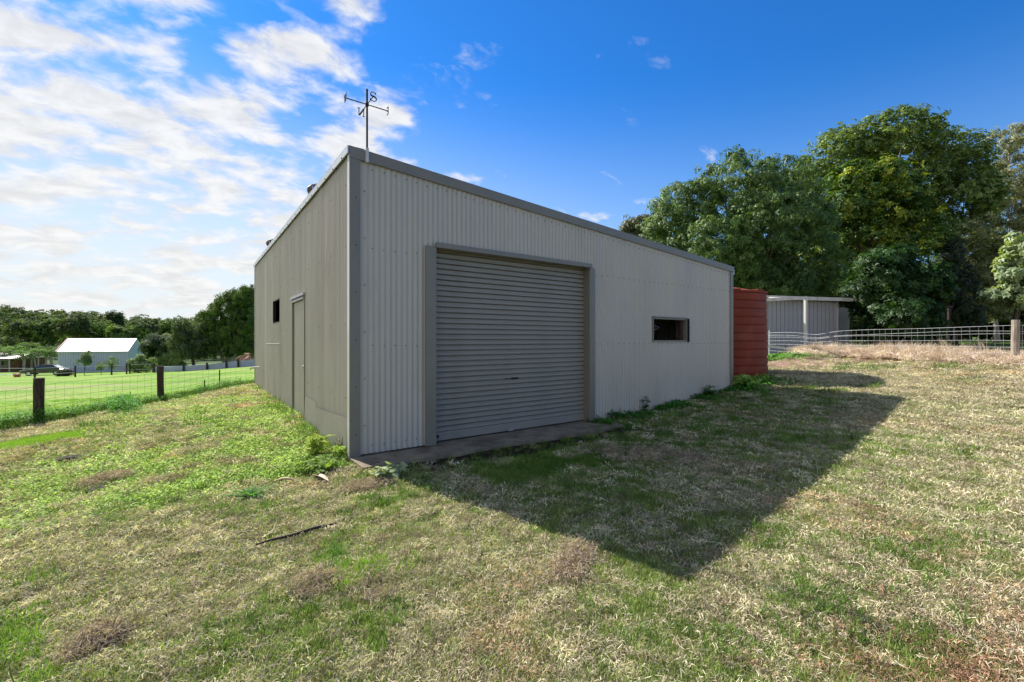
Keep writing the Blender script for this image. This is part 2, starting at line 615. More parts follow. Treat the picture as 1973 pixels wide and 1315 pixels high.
def axis(a, b, step, grow, lim):
    core = list(np.arange(a, b + 1e-6, step))
    s, v, hi = step, b, []
    while v < lim:
        s *= grow
        v += s
        hi.append(v)
    s, v, lo = step, a, []
    while v > -lim:
        s *= grow
        v -= s
        lo.append(v)
    return np.array(lo[::-1] + core + hi)


gx = axis(-13, 13, .09, 1.06, 900)
gy = axis(0, 15, .09, 1.06, 900)
gy = gy[gy > -120]
GX, GY = np.meshgrid(gx, gy, indexing='ij')
GZ = terrain(GX, GY)
a_, b_ = to_local(GX, GY)
ins = sstep(-.02, .25, a_) * sstep(-.02, .25, b_) * (1 - sstep(SW - .3, SW, a_)) * (1 - sstep(SD - .3, SD, b_))
GZ = GZ - ins * (GZ + .12)
ap = sstep(0, .06, a_) * (1 - sstep(4.1, 4.5, a_)) * sstep(-.75, -.55, b_) * (b_ < .3)
GZ = np.where(ap > 0, GZ * (1 - ap) + np.minimum(GZ, -.015) * ap, GZ)
nx, ny = len(gx), len(gy)
idx = np.arange(nx * ny).reshape(nx, ny)
fq = np.stack([idx[:-1, :-1], idx[1:, :-1], idx[1:, 1:], idx[:-1, 1:]], -1).reshape(-1, 4)
gv = np.stack([GX, GY, GZ], -1).reshape(-1, 3)
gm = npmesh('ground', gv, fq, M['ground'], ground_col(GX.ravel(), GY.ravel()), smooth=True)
go = link('ground', gm)
tag(go, kind='structure')
go['label'] = 'rough sloping grass ground falling away to a mown green field'

# driveway far left and concrete apron
dv = MB()
pts = [(-112, 62), (-96, 62.4), (-84, 63), (-72, 63.5)]
n0_ = len(pts)
for x, y in pts: dv.v.append((x, y - 1.4, TH(x, y - 1.4) + .03))
for x, y in pts: dv.v.append((x, y + 1.6, TH(x, y + 1.6) + .03))
dv.f = [(i, i + 1, n0_ + i + 1, n0_ + i) for i in range(n0_ - 1)]
M['gravel'] = pmat('pale_gravel', (.5, .43, .37), .95, 0, .2, .2, 2)
tag(dv.build('gravel_drive', M['gravel']), 'pale gravel drive in front of the dark parked car', kind='structure')

# ------------------------------------------------------------------ MAIN SHED
shed = empty('farm_shed', (L0[0], L0[1], 0), ANG, 'large grey corrugated metal shed with a roller door and skillion roof', 'shed')


def topz(x): return 3.93 - .0714 * x


def corr(length, top, bottom, openings, along='x', pitch=.0762, amp=.0085, off=0.0, seg=8, flip=False, rough=0.0):
    rr_ = random.Random(17)
    tl = [rr_.uniform(-1, 1) * rough for _ in range(400)]
    am = [1 + rr_.uniform(-1, 1) * (.3 if rough else 0) for _ in range(400)]
    xs = set(np.round(np.arange(0, length + 1e-6, pitch / seg), 5).tolist())
    xs.add(round(length, 5))
    for (a, b, c, d) in openings:
        xs.add(round(a, 5))
        xs.add(round(b, 5))
    xs = sorted(xs)
    V, Fc, cache = [], [], {}

    def vid(x, z):
        k = (x, round(z, 4))
        if k not in cache:
            cache[k] = len(V)
            sh_ = x / (pitch * 10)
            o = off + amp * am[int(x / pitch + .5)] * math.cos(2 * math.pi * x / pitch) + tl[int(sh_)] * (sh_ % 1 - .5) * .02
            V.append((x, o, z) if along == 'x' else (o, x, z))
        return cache[k]
    for x0, x1 in zip(xs, xs[1:]):
        if x1 - x0 < 1e-4: continue
        m = (x0 + x1) / 2
        iv = [(bottom(m) if callable(bottom) else bottom, None)]
        cuts = sorted([(c, d) for (a, b, c, d) in openings if a < m < b])
        z = bottom
        segs = []
        for c, d in cuts:
            if c > z + .001: segs.append((z, c))
            z = d
        segs.append((z, 'top'))
        for s0, s1 in segs:
            za, zb = (top(x0), top(x1)) if s1 == 'top' else (s1, s1)
            q = [vid(x0, s0), vid(x1, s0), vid(x1, zb), vid(x0, za)]
            Fc.append(tuple(q[::-1] if flip else q))
    return V, Fc


DX0, DX1, DZ1 = 1.15, 4.20, 2.79
WX0, WX1, WZ0, WZ1 = 6.03, 7.22, 1.457, 1.957
v, f = corr(SW, lambda x: topz(x) - .01, .03, amp=.0075, rough=.25, openings=[(DX0, DX1, .0, DZ1), (WX0, WX1, WZ0, WZ1)])
fw = link('front_wall', mkmesh('front_wall', v, f, M['wall'], True), shed)
# left wall: x=0 plane, openings in y
LDY0, LDY1, LDZ = 2.80, 4.02, 2.27
LWY0, LWY1, LWZ0, LWZ1 = 5.68, 6.75, 1.9, 2.46
v, f = corr(SD, lambda y: topz(0) - .06, -.05, [(LDY0, LDY1, -.05, LDZ), (LWY0, LWY1, LWZ0, LWZ1)], 'y', amp=.0125, flip=True, rough=.7)
link('side_wall', mkmesh('side_wall', v, f, M['wall'], True), shed)
v, f = corr(SD, lambda y: topz(SW) - .02, -.05, [], 'y', off=SW, seg=4)
link('side_wall', mkmesh('side_wall', v, f, M['wall'], True), shed)
v, f = corr(SW, lambda x: topz(x) - .01, -.05, [], off=SD, seg=4, flip=True)
link('back_wall', mkmesh('back_wall', v, f, M['wall'], True), shed)
# roof: corrugations run down the slope (along x)
rv, rf = [], []
ysr = np.arange(-.015, SD + .03, .0762 / 4)
for i, y in enumerate(ysr):
    o = .0085 * math.cos(2 * math.pi * y / .0762)
    for x in (-.02, SW + .12): rv.append((x, y, topz(x) - .03 + o))
for i in range(len(ysr) - 1): rf.append((2 * i, 2 * i + 1, 2 * i + 3, 2 * i + 2))
link('roof', mkmesh('roof', rv, rf, M['roofzinc'], True), shed)
# barge flashing along the front, face + top cap
b = MB()
b.hexa([(-.03, -.034, topz(0) - .135), (SW + .05, -.034, topz(SW) - .125), (SW + .05, -.016, topz(SW) - .125), (-.03, -.016, topz(0) - .135),
        (-.03, -.034, topz(0)), (SW + .05, -.034, topz(SW)), (SW + .05, -.016, topz(SW)), (-.03, -.016, topz(0))])
b.hexa([(-.03, -.034, topz(0) + .001), (SW + .05, -.034, topz(SW) + .001), (SW + .05, .12, topz(SW) + .001), (-.03, .12, topz(0) + .001),
        (-.03, -.034, topz(0) + .006), (SW + .05, -.034, topz(SW) + .006), (SW + .05, .12, topz(SW) + .006), (-.03, .12, topz(0) + .006)])
b.build('barge_flashing', M['trim'], shed)
# high-side flashing (bright zinc) over the left wall
b = MB()
b.box(-.05, -.036, -.02, SD + .02, topz(0) - .085, topz(0) + .004)
b.box(-.05, .16, -.012, SD + .02, topz(0) + .007, topz(0) + .012)
b.build('ridge_flashing', M['zinc'], shed)
b = MB()
for y in np.arange(.25, SD, .457):
    b.tube([(-.058, y, topz(0) - .07), (-.05, y, topz(0) - .07)], .009, 6)
b.build('flashing_screws', M['black'], shed)['kind'] = 'stuff'
# corner flashings
b = MB()
b.box(-.028, .108, -.026, -.014, -.03, topz(0) - .136)
b.build('corner_flashing', M['trim'], shed)
b = MB()
b.box(-.028, -.015, -.0135, .075, -.03, topz(0) - .09)
b.build('corner_flashing', M['littrim_bracket'], shed)  # sunlit left face, its brightness put into the pale colour
b = MB()
b.box(SW - .10, SW + .028, -.026, -.014, -.03, topz(SW) - .127)
b.box(SW + .015, SW + .028, -.0135, .1, -.03, topz(SW) - .12)
b.build('corner_flashing', M['trim'], shed)
b = MB()
b.box(-.028, -.015, SD - .08, SD + .02, -.03, topz(0) - .09)
b.build('corner_flashing', M['trim'], shed)
# gutter on the low side
b = MB()
b.box(SW + .03, SW + .16, .02, SD, topz(SW) - .17, topz(SW) - .165)
b.box(SW + .155, SW + .16, .02, SD, topz(SW) - .165, topz(SW) - .05)
b.box(SW + .03, SW + .16, .015, .02, topz(SW) - .17, topz(SW) - .05)
b.build('gutter', M['whitepaint'], shed)
# frame timbers seen inside window etc : floor
MB().box(.02, SW - .02, .02, SD - .02, -.08, .012).build('floor_slab', M['concrete'], shed)

# wall screws
sm = MB()


def screw(mb, x, z, y=-.0105, r=.006):
    mb.box(x - r, x + r, y - .006, y, z - r, z + r)


for z in (.14, 1.42, 2.68, 3.55):
    k = 0
    x = .0762 * 1.5
    while x < SW - .1:
        zz_ = z if z < 3.5 else topz(x) - .21
        if not ((DX0 - .14 < x < DX1 + .12 and zz_ < 2.9) or (WX0 - .03 < x < WX1 + .03 and WZ0 - .02 < zz_ < WZ1 + .02)) and x > .15:
            screw(sm, x + random.uniform(-.004, .004), zz_ + random.uniform(-.008, .008))
        x += .0762 * (2 if k % 2 else 2)
        k += 1
for z in np.arange(.3, 3.7, .6):
    screw(sm, .05, z, -.0265)
    screw(sm, .16 + .004, z + .1, -.0105)
for zz_ in (.75, 1.7, 2.7, 3.5):
    for yy_ in np.arange(.19, SD, .0762 * 10):
        if not (LDY0 - .1 < yy_ < LDY1 + .1 and zz_ < 2.4) and not (LWY0 < yy_ < LWY1 and 1.8 < zz_ < 2.5): sm.box(-.019, -.012, yy_ - .005, yy_ + .005, zz_ - .005, zz_ + .005)
o = sm.build('screws', M['black'], shed)
o['kind'] = 'stuff'

# roller door
rd = MB()
rd.box(DX0 + .005, DX1 - .005, .166, .169, .10, DZ1 + .1)
rdo = rd.build('roller_door', M['door'], shed)
nsl = 34
pit = (DZ1 + .06 - .16) / nsl
prof = [(.022, 0), (-.016, .002), (-.021, .008), (-.018, pit * .45), (-.021, pit - .022), (-.017, pit - .0155), (.022, pit - .0135), (.022, pit - .0005)]
b = MB()
xa, xb = DX0 + .01, DX1 - .01
for y, z in prof: b.v += [(xa, .142 + y, z), (xb, .142 + y, z)]
for i in range(len(prof) - 1): b.f.append((2 * i, 2 * i + 1, 2 * i + 3, 2 * i + 2))
slm = b.mesh('slat', M['door'])
for i in range(nsl):
    link('slat', slm, rdo, (0, random.uniform(-.0012, .0012), .16 + i * pit))
b = MB()
b.box(xa, xb, .118, .146, .035, .157)
b.box(xa, xb, .112, .1175, .035, .055)
b.build('bottom_rail', M['door'], rdo, bevel=.003)
b = MB()
b.box(2.56, 2.70, .108, .1225, .862, .888)
b.box(2.45, 2.475, .115, .1235, .868, .882)
b.box(2.50, 2.515, .115, .1235, .868, .882)
b.build('handle', M['black'], rdo)
b = MB()
b.tube([(DX0 + .10, .10, .10), (DX0 + .10, .118, .10)], .022, 10)
b.box(DX0 + .045, DX0 + .065, .104, .118, .06, .13)
b.box(DX0 + .03, DX0 + .085, .108, .117, .06, .075)
b.build('lock', M['black'], rdo)
b = MB()
b.box(2.50, 2.58, .09, .117, .03, .06)
b.build('floor_latch', M['zinc'], rdo)
# jambs, head
b = MB()
b.box(DX0 - .15, DX0 + .012, -.040, -.012, .02, DZ1 + .02)
b.box(DX0 - .005, DX0 + .012, -.012, .17, .02, DZ1 + .02)
b.build('door_jamb', M['trim'], shed, bevel=.002)
b = MB()
b.box(DX1 - .012, DX1 + .125, -.040, -.012, .02, DZ1 - .0)
b.box(DX1 - .012, DX1 + .005, -.012, .17, .02, DZ1 + .02)
b.build('door_jamb', M['trim'], shed, bevel=.002)
b = MB()
b.box(DX0 + .0, DX1 + .02, -.075, -.012, DZ1 + .002, DZ1 + .075)
b.box(DX0 + .0, DX1 + .02, -.012, .20, DZ1 + .002, DZ1 + .020)
b.build('door_head', M['trim'], shed, bevel=.003)

# front window: frame, stays
win = MB()
win.box(WX0 - .004, WX1 + .004, -.016, .06, WZ1 - .03, WZ1 + .006)
win.box(WX0 - .004, WX1 + .004, -.016, .06, WZ0 - .006, WZ0 + .03)
win.box(WX0 - .004, WX0 + .022, -.016, .06, WZ0 + .031, WZ1 - .031)
win.box(WX1 - .04, WX1 + .004, -.016, .06, WZ0 + .031, WZ1 - .031)
wo = win.build('window', M['trim'], shed)
b = MB()
b.box(WX1 - .10, WX1 - .045, .062, .20, WZ0 + .02, WZ1 - .03)
b.build('inner_jamb', M['post'], wo)
b = MB()
b.box(WX0 - .03, WX1 + .03, -.05, -.02, WZ1 + .008, WZ1 + .022)
b.build('head_flashing', M['trim'], wo)
b = MB()
b.box(WX1 + .006, WX1 + .022, -.06, -.018, WZ0 - .01, WZ1 + .0)
b.build('hinge_strip', M['black'], wo)
b = MB()
b.tube([(WX0 + .03, -.02, 1.79), (WX0 + .10, -.10, 1.74), (WX0 + .03, -.02, 1.70)], .006, 6)
b.build('window_stay', M['zinc'], wo)
b = MB()
cx_, cz_ = WX1 + .045, 1.755
b.tube([(cx_ + .022 * math.cos(t), -.035, cz_ + .022 * math.sin(t)) for t in np.linspace(0, 5.6, 10)], .005, 6)
b.tube([(WX1 + .01, -.03, 1.74), (WX1 - .02, -.03, 1.68)], .005, 6)
b.build('window_stay', M['black'], wo)

# left wall window: a bare dark opening with thin frame
b = MB()
b.box(-.012, .05, LWY0 - .003, LWY0 + .02, LWZ0, LWZ1)
b.box(-.012, .05, LWY1 - .02, LWY1 + .003, LWZ0, LWZ1)
b.box(-.012, .05, LWY0 + .021, LWY1 - .021, LWZ1 - .02, LWZ1 + .004)
b.box(-.012, .05, LWY0 + .021, LWY1 - .021, LWZ0 - .004, LWZ0 + .02)
b.build('window', M['black'], shed)
# left door
v, f = corr(LDY1 - LDY0 - .06, lambda y: LDZ - .05, .06, [], 'y', flip=True)
ld = link('side_door', mkmesh('side_door', [(x + .012, y + LDY0 + .03, z) for x, y, z in v], f, M['wall'], True), shed)
b = MB()
b.box(-.03, .04, LDY0 - .005, LDY0 + .028, .03, LDZ + .02)
b.box(-.03, .04, LDY1 - .028, LDY1 + .005, .03, LDZ + .02)
b.build('door_frame', M['trim'], ld)
b = MB()
b.box(-.055, -.012, LDY0 - .03, LDY1 + .03, LDZ + .02, LDZ + .07)
b.box(-.045, .03, LDY0 + .03, LDY1 - .03, LDZ - .04, LDZ + .0)
b.build('door_head', M['whitewall'], ld)
b = MB()
b.tube([(.0, LDY0 + .07, 1.02), (-.05, LDY0 + .07, 1.02)], .02, 8)
b.build('handle', M['zinc'], ld)
# kick panels at the foot of the left wall
for (y0, y1, zt0, zt1, o0, o1) in ((1.9, 2.76, .50, .52, -.018, -.018), (.12, 1.78, .50, .43, -.02, -.075)):
    vv, ff = corr(y1 - y0, lambda y: 0.5, -.12, [], 'y', flip=True)
    q = []
    for x, y, z in vv:
        t = y / (y1 - y0)
        zt = zt0 + (zt1 - zt0) * t
        z2 = zt if z > .3 else -.12
        lean = (0.5 - z2) / .62 * (-.02)
        q.append((x + o0 + (o1 - o0) * 0.3 * t + lean, y + y0, z2))
    link('kick_panel', mkmesh('kick_panel', q, ff, M['wall'], True), shed)
# pipes
b = MB()
b.tube([(.02, 5.75, 1.40), (-.28, 5.75, 1.395)], .016, 8)
b.build('overflow_pipe', M['whitepaint'], shed)
b = MB()
b.tube([(.02, 9.7, .66), (-.22, 9.7, .655), (-.25, 9.7, .60)], .03, 8)
b.build('overflow_pipe', M['whitepaint'], shed)
# turbine vents


def turbine(x, y, s=1.0):
    z = topz(x) - .02
    b = MB()
    b.lathe([(.10 * s, 0), (.10 * s, .16 * s), (.15 * s, .17 * s), (.15 * s, .2 * s), (0.0, .2 * s)], 16)
    o = b.build('roof_vent', M['oldvent'], shed, loc=(x, y, z))
    for k in range(18):
        a = 2 * math.pi * k / 18
        b = MB()
        vv = []
        for j in range(7):
            ph = j / 6 * math.pi * .94
            rr = .03 + .175 * math.sin(ph * .98 + .05)
            zz2 = .2 + .15 * (1 - math.cos(ph))
            for da in (-.05, .2):
                aa = a + da
                r2 = rr * (1 if da < 0 else .9)
                vv.append((s * r2 * math.cos(aa), s * r2 * math.sin(aa), s * zz2))
        b.v = vv
        b.f = [(2 * j, 2 * j + 1, 2 * j + 3, 2 * j + 2) for j in range(6)]
        b.build('vane', M['oldvent'], o)
    MB().lathe([(.0, .515 * s), (.06 * s, .505 * s), (.07 * s, .49 * s), (0, .488 * s)], 12).build('cap', M['oldvent'], o)


turbine(.16, 2.75, .74)
turbine(.16, 8.2, .78)

# apron
b = MB()
ed = [(-.03, -.05)] + [(x, -.52 - .10 * float(vnoise(x * 2.1, 3.3)) - .05 * float(vnoise(x * 7, 9))) for x in np.arange(-.02, 4.5, .15)] + [(4.5, -.05)]
base = len(ed)
b.v = [(x, y, .018) for x, y in ed] + [(x, y, -.12) for x, y in ed]
b.f = [tuple(range(base))] + [(i, i + base, (i + 1) % base + base, (i + 1) % base) for i in range(base)]
apr = b.build('concrete_apron', M['concrete'])
apr.location = (L0[0], L0[1], 0)
apr.rotation_euler = (0, 0, ANG)
tag(apr, 'stained brown concrete apron along the foot of the roller door', kind='structure')

# ------------------------------------------------------------------ weathervane
wx, wy = l2w(.186, -.045)
hub_z = 4.505
wv = empty('weathervane', (wx, wy, topz(.186) - .1), 0, 'black compass weathervane pole with N and S letters on the shed corner', 'weathervane')
z0 = topz(.186) - .1
MB().tube([(0, 0, -.02), (0, 0, 4.70 - z0)], .013, 8).build('pole', M['black'], wv)
MB().box(-.018, .018, -.018, .03, -.05, .13, Matrix.Rotation(ANG, 4, 'Z')).build('bracket', M['littrim_bracket'], wv)
MB().tube([(0, 0, hub_z - z0 - .018), (0, 0, hub_z - z0 + .018)], .022, 10).build('hub', M['black'], wv)
ns = Vector((.588, -.809, 0))
ew = Vector((.809, .588, 0))
hz_ = hub_z - z0
for name, d, L in (('arm', ns, .235), ('arm', -ns, .235), ('arm', ew, .27), ('arm', -ew, .27)):
    MB().tube([d * .015 + Vector((0, 0, hz_)), d * L + Vector((0, 0, hz_))], .0065, 6).build('arm', M['black'], wv)


def ribbon(path, wid, d=.008):
    """flat stroke in x,z with thickness d in y"""
    mb = MB()
    n = len(path)
    L, Rr = [], []
    for i, (x, z) in enumerate(path):
        a = path[max(i - 1, 0)]
        c = path[min(i + 1, n - 1)]
        dx, dz = c[0] - a[0], c[1] - a[1]
        l = math.hypot(dx, dz) or 1
        w = wid[i] / 2
        L.append((x - dz / l * w, z + dx / l * w))
        Rr.append((x + dz / l * w, z - dx / l * w))
    for i in range(n - 1):
        q = [L[i], L[i + 1], Rr[i + 1], Rr[i]]
        mb.prism(q, d, -d / 2)
    return mb


def letter(name, mb, pos, facing):
    """mesh x axis maps to reader's right when looking along -facing"""
    o = mb.build(name, M['black'], wv)
    f = facing.normalized()
    xax = Vector((0, 0, 1)).cross(f)
    m = Matrix((xax.to_4d(), (-f).to_4d(), Vector((0, 0, 1)).to_4d(), (0, 0, 0, 1))).transposed()
    m[3][0] = m[3][1] = m[3][2] = 0
    m[0][3], m[1][3], m[2][3] = pos
    m[3][3] = 1
    o.matrix_local = m
    return o


hh = .105
s_path, s_w = [], []
for t in np.linspace(0, 1, 34):
    if t < .5:
        a = R(35) + (t / .5) * R(235)
        x, z = .034 * math.cos(a), .026 + .026 * math.sin(a)
    else:
        a = R(90) - ((t - .5) / .5) * R(235)
        x, z = .040 * math.cos(a), -.028 + .030 * math.sin(a)
    s_path.append((x, z))
    s_w.append(.008 + .012 * math.exp(-((t - .5) / .17) ** 2))
S = ribbon(s_path, s_w)
S.prism([(.024, .030), (.034, .030), (.036, .056), (.030, .056)], .008, -.004)
S.prism([(-.040, -.030), (-.030, -.030), (-.036, -.056), (-.042, -.056)], .008, -.004)
letter('letter', S, ns * .235 + Vector((0, 0, hz_ + .0)), ns)
N = MB()
N.prism([(-.036, -.048), (-.026, -.048), (-.026, .048), (-.036, .048)], .008, -.004)
N.prism([(.026, -.048), (.036, -.048), (.036, .048), (.026, .048)], .008, -.004)
N.prism([(-.042, .048), (-.018, .048), (.036, -.048), (.014, -.048)], .0076, -.0038)
N.prism([(-.048, -.052), (-.016, -.052), (-.016, -.047), (-.048, -.047)], .0078, -.0039)
N.prism([(-.048, .047), (-.022, .047), (-.022, .052), (-.048, .052)], .0078, -.0039)
N.prism([(.014, .047), (.048, .047), (.048, .052), (.014, .052)], .0078, -.0039)
letter('letter', N, -ns * .235 + Vector((0, 0, hz_)), -ns)
E = MB()
E.prism([(-.026, -.05), (-.014, -.05), (-.014, .05), (-.026, .05)], .008, -.004)
for z in (-.05, -.004, .042): E.prism([(-.014, z), (.028, z), (.028, z + .008), (-.014, z + .008)], .0078, -.0039)
letter('letter', E, ew * .27 + Vector((0, 0, hz_)), ew)
Wm = MB()
for a, c, w in (((-.045, .05), (-.02, -.05), .011), ((-.02, -.05), (0, .045), .005), ((0, .045), (.02, -.05), .011), ((.02, -.05), (.045, .05), .005)):
    Wm.prism([(a[0] - w / 2, a[1]), (a[0] + w / 2, a[1]), (c[0] + w / 2, c[1]), (c[0] - w / 2, c[1])], .0078, -.0039)
letter('letter', Wm, -ew * .27 + Vector((0, 0, hz_)), -ew)

# ------------------------------------------------------------------ rain water tank
tk = (6.05, 13.1)
tz = TH(*tk) - .03
tank = empty('water_tank', (tk[0], tk[1], tz), 0, 'rust red ribbed plastic rainwater tank behind the grey shed', 'water tank')
prof = [(1.30, 0)]
H = 2.42
nb = 11
for i in range(nb):
    a, c = i * H / nb, (i + 1) * H / nb
    r = 1.29 - .045 * (i / nb)
    prof += [(r - .022, a + .003), (r - .022, a + .014), (r, a + .024), (r + .004, a + (c - a) * .5), (r - .002, c - .012), (r - .022, c - .003)]
prof += [(1.27, H), (1.27, H + .05), (1.2, H + .05), (.5, H + .22), (.0, H + .24)]
MB().lathe(prof, 64).build('tank_wall', M['tank'], tank, smooth=False)
b = MB()
for k in range(10):
    a = 2 * math.pi * k / 10 + .22
    m = Matrix.Rotation(a, 4, 'Z')
    b.box(1.12, 1.285, -.14, .14, H + .051, H + .085, m)
b.build('lid_rim', M['tank'], tank)['kind'] = 'stuff'

MB().tube([(1.26 * math.cos(-2.2), 1.26 * math.sin(-2.2), .14), (1.42 * math.cos(-2.2), 1.42 * math.sin(-2.2), .14)], .03, 8).build('outlet_valve', M['whitepaint'], tank)

# ------------------------------------------------------------------ instancing groups for turf
lib = bpy.data.collections.new('turf_library')


def blades(n, rad, h0, h1, w, lean, seed, curl=.5):
    r = random.Random(seed)
    V, Fc = [], []
    for _ in range(n):
        a, d = r.uniform(0, 6.283), rad * math.sqrt(r.random())
        x, y = d * math.cos(a), d * math.sin(a)
        h = r.uniform(h0, h1)
        la = r.uniform(0, 6.283)
        le = h * r.uniform(0, lean)
        fa = r.uniform(0, 6.283)
        wx_, wy_ = w * math.cos(fa) / 2, w * math.sin(fa) / 2
        dx, dy = le * math.cos(la), le * math.sin(la)
        b = len(V)
        z1 = h * .55
        V += [(x - wx_, y - wy_, -.004), (x + wx_, y + wy_, -.004), (x + dx * .35 + wx_ * .8, y + dy * .35 + wy_ * .8, z1),
              (x + dx * .35 - wx_ * .8, y + dy * .35 - wy_ * .8, z1), (x + dx, y + dy, h * (1 - curl * .25 * r.random()))]
        Fc += [(b, b + 1, b + 2, b + 3), (b + 3, b + 2, b + 4)]
    return V, Fc


def straw(n, rad, l0, l1, w, seed, up=.022):
    r = random.Random(seed)
    V, Fc = [], []
    for _ in range(n):
        a, d = r.uniform(0, 6.283), rad * math.sqrt(r.random())
        x, y = d * math.cos(a), d * math.sin(a)
        l = r.uniform(l0, l1)
        t = r.uniform(0, 6.283)
        dx, dy = l * math.cos(t), l * math.sin(t)
        px_, py_ = -w * math.sin(t) / 2, w * math.cos(t) / 2
        za, zb, zc = r.uniform(0, up), r.uniform(.3 * up, 1.3 * up), r.uniform(0, up)
        tw = r.uniform(-.004, .004)
        cv = r.uniform(-.2, .2)
        mx, my = x + dx * .5 - dy * cv, y + dy * .5 + dx * cv
        b = len(V)
        V += [(x - px_, y - py_, za), (x + px_, y + py_, za + tw), (mx + px_, my + py_, zb + tw), (mx - px_, my - py_, zb),
              (x + dx + px_ * .4, y + dy + py_ * .4, zc), (x + dx - px_ * .4, y + dy - py_ * .4, zc)]
        Fc += [(b, b + 1, b + 2, b + 3), (b + 3, b + 2, b + 4, b + 5)]
    return V, Fc


def leaves(n, rad, s0, s1, h, seed):
    r = random.Random(seed)
    V, Fc = [], []
    for _ in range(n):
        a, d = r.uniform(0, 6.283), rad * math.sqrt(r.random())
        x, y, z = d * math.cos(a), d * math.sin(a), r.uniform(.2, 1) * h
        s = r.uniform(s0, s1)
        t = r.uniform(0, 6.283)
        ti = r.uniform(-.6, .6)
        ti2 = r.uniform(-.5, .5)
        c, sn = math.cos(t), math.sin(t)
        b = len(V)
        for lx, ly in ((-.5, 0), (-.1, .38), (.3, .3), (.55, 0), (.3, -.3), (-.1, -.38)):
            px_, py_ = lx * s, ly * s
            V.append((x + px_ * c - py_ * sn, y + px_ * sn + py_ * c, z + px_ * ti + py_ * ti2))
        Fc += [(b, b + 3, b + 2, b + 1), (b, b + 5, b + 4, b + 3)]
    return V, Fc


protos = []
for i in range(3): protos.append(('tuft_a%d' % i, blades(22, .045, .012, .034, .0034, 1.0, i)))
for i in range(3): protos.append(('tuft_b%d' % i, straw(26, .055, .012, .055, .0025, 10 + i, .026)))
for i in range(2): protos.append(('tuft_c%d' % i, leaves(12, .055, .012, .024, .035, 20 + i)))
for i in range(2): protos.append(('tuft_d%d' % i, blades(20, .05, .03, .085, .0045, .9, 30 + i)))
for i in range(2): protos.append(('tuft_e%d' % i, blades(34, .14, .15, .42, .009, 1.1, 40 + i)))
for nme, (v, f) in protos:
    o = bpy.data.objects.new(nme, mkmesh(nme, v, f, M['turf']))
    lib.objects.link(o)
K = {'a': (0, 3), 'b': (3, 3), 'c': (6, 2), 'd': (8, 2), 'e': (10, 2)}

gn = bpy.data.node_groups.new('scatter_turf', 'GeometryNodeTree')
gn.interface.new_socket('Geometry', in_out='INPUT', socket_type='NodeSocketGeometry')
gn.interface.new_socket('Geometry', in_out='OUTPUT', socket_type='NodeSocketGeometry')
gi, gou = gn.nodes.new('NodeGroupInput'), gn.nodes.new('NodeGroupOutput')
ci = gn.nodes.new('GeometryNodeCollectionInfo')
ci.inputs[0].default_value = lib
ci.inputs['Separate Children'].default_value = True
ci.inputs['Reset Children'].default_value = True
iop = gn.nodes.new('GeometryNodeInstanceOnPoints')
iop.inputs['Pick Instance'].default_value = True


def nattr(nm, dt):
    n = gn.nodes.new('GeometryNodeInputNamedAttribute')
    n.data_type = dt
    n.inputs[0].default_value = nm
    return [o for o in n.outputs if o.enabled and o.name == 'Attribute'][0]


gn.links.new(gi.outputs[0], iop.inputs['Points'])
gn.links.new(ci.outputs[0], iop.inputs['Instance'])
gn.links.new(nattr('pick', 'INT'), iop.inputs['Instance Index'])
gn.links.new(nattr('rot', 'FLOAT_VECTOR'), iop.inputs['Rotation'])
gn.links.new(nattr('scl', 'FLOAT_VECTOR'), iop.inputs['Scale'])
gn.links.new(iop.outputs[0], gou.inputs[0])


def scatter(name, x, y, z, kinds, scl, tint, label, cat):
    n = len(x)
    me = bpy.data.meshes.new(name)
    me.vertices.add(n)
    me.vertices.foreach_set('co', np.stack([x, y, z], -1).astype(np.float32).ravel())
    a = me.attributes.new('pick', 'INT', 'POINT')
    a.data.foreach_set('value', kinds.astype(np.int32))
    a = me.attributes.new('rot', 'FLOAT_VECTOR', 'POINT')
    rot = np.stack([rng.normal(0, .12, n), rng.normal(0, .12, n), rng.uniform(0, 6.283, n)], -1).astype(np.float32)
    a.data.foreach_set('vector', rot.ravel())
    a = me.attributes.new('scl', 'FLOAT_VECTOR', 'POINT')
    sc = np.stack([scl, scl, scl * rng.uniform(.75, 1.3, n)], -1).astype(np.float32)
    a.data.foreach_set('vector', sc.ravel())
    a = me.attributes.new('tint', 'FLOAT_COLOR', 'POINT')
    c4 = np.ones((n, 4), np.float32)
    c4[:, :3] = np.clip(tint, 0, 1)
    a.data.foreach_set('color', c4.ravel())
    o = link(name, me)
    md = o.modifiers.new('scatter', 'NODES')
    md.node_group = gn
    me.materials.append(M['turf'])
    return tag(o, label, cat, kind='stuff')


def gz(x, y):
    z = terrain(x, y)
    return z


# sample points by distance
NP = 380000
u = rng.random(NP)
d = (.7 ** .65 + u * (26 ** .65 - .7 ** .65)) ** (1 / .65)
th = rng.uniform(-R(68), R(68), NP)
X, Y = d * np.sin(th), d * np.cos(th)
a_, b_ = to_local(X, Y)
keep = ~((a_ > -.03) & (a_ < SW + .03) & (b_ > -.03) & (b_ < SD))
keep &= ~((a_ > -.05) & (a_ < 4.4) & (b_ > -.46) & (b_ < 0) & (rng.random(NP) > .03))
keep &= ~((Y > 17) & (X > 2))
fx_ = X + 11.8 - (Y - 11.1) * 0.59
keep &= ~((fx_ < -.8) & (X < 3) & (rng.random(len(X)) < .93))
X, Y, d = X[keep], Y[keep], d[keep]
a_, b_ = a_[keep], b_[keep]
green, leafy, lawn, patch, earth, worn, wallside, n1_, n2_ = masks(X, Y)
lawnp = np.maximum(lawn, patch)
r1 = rng.random(len(X))
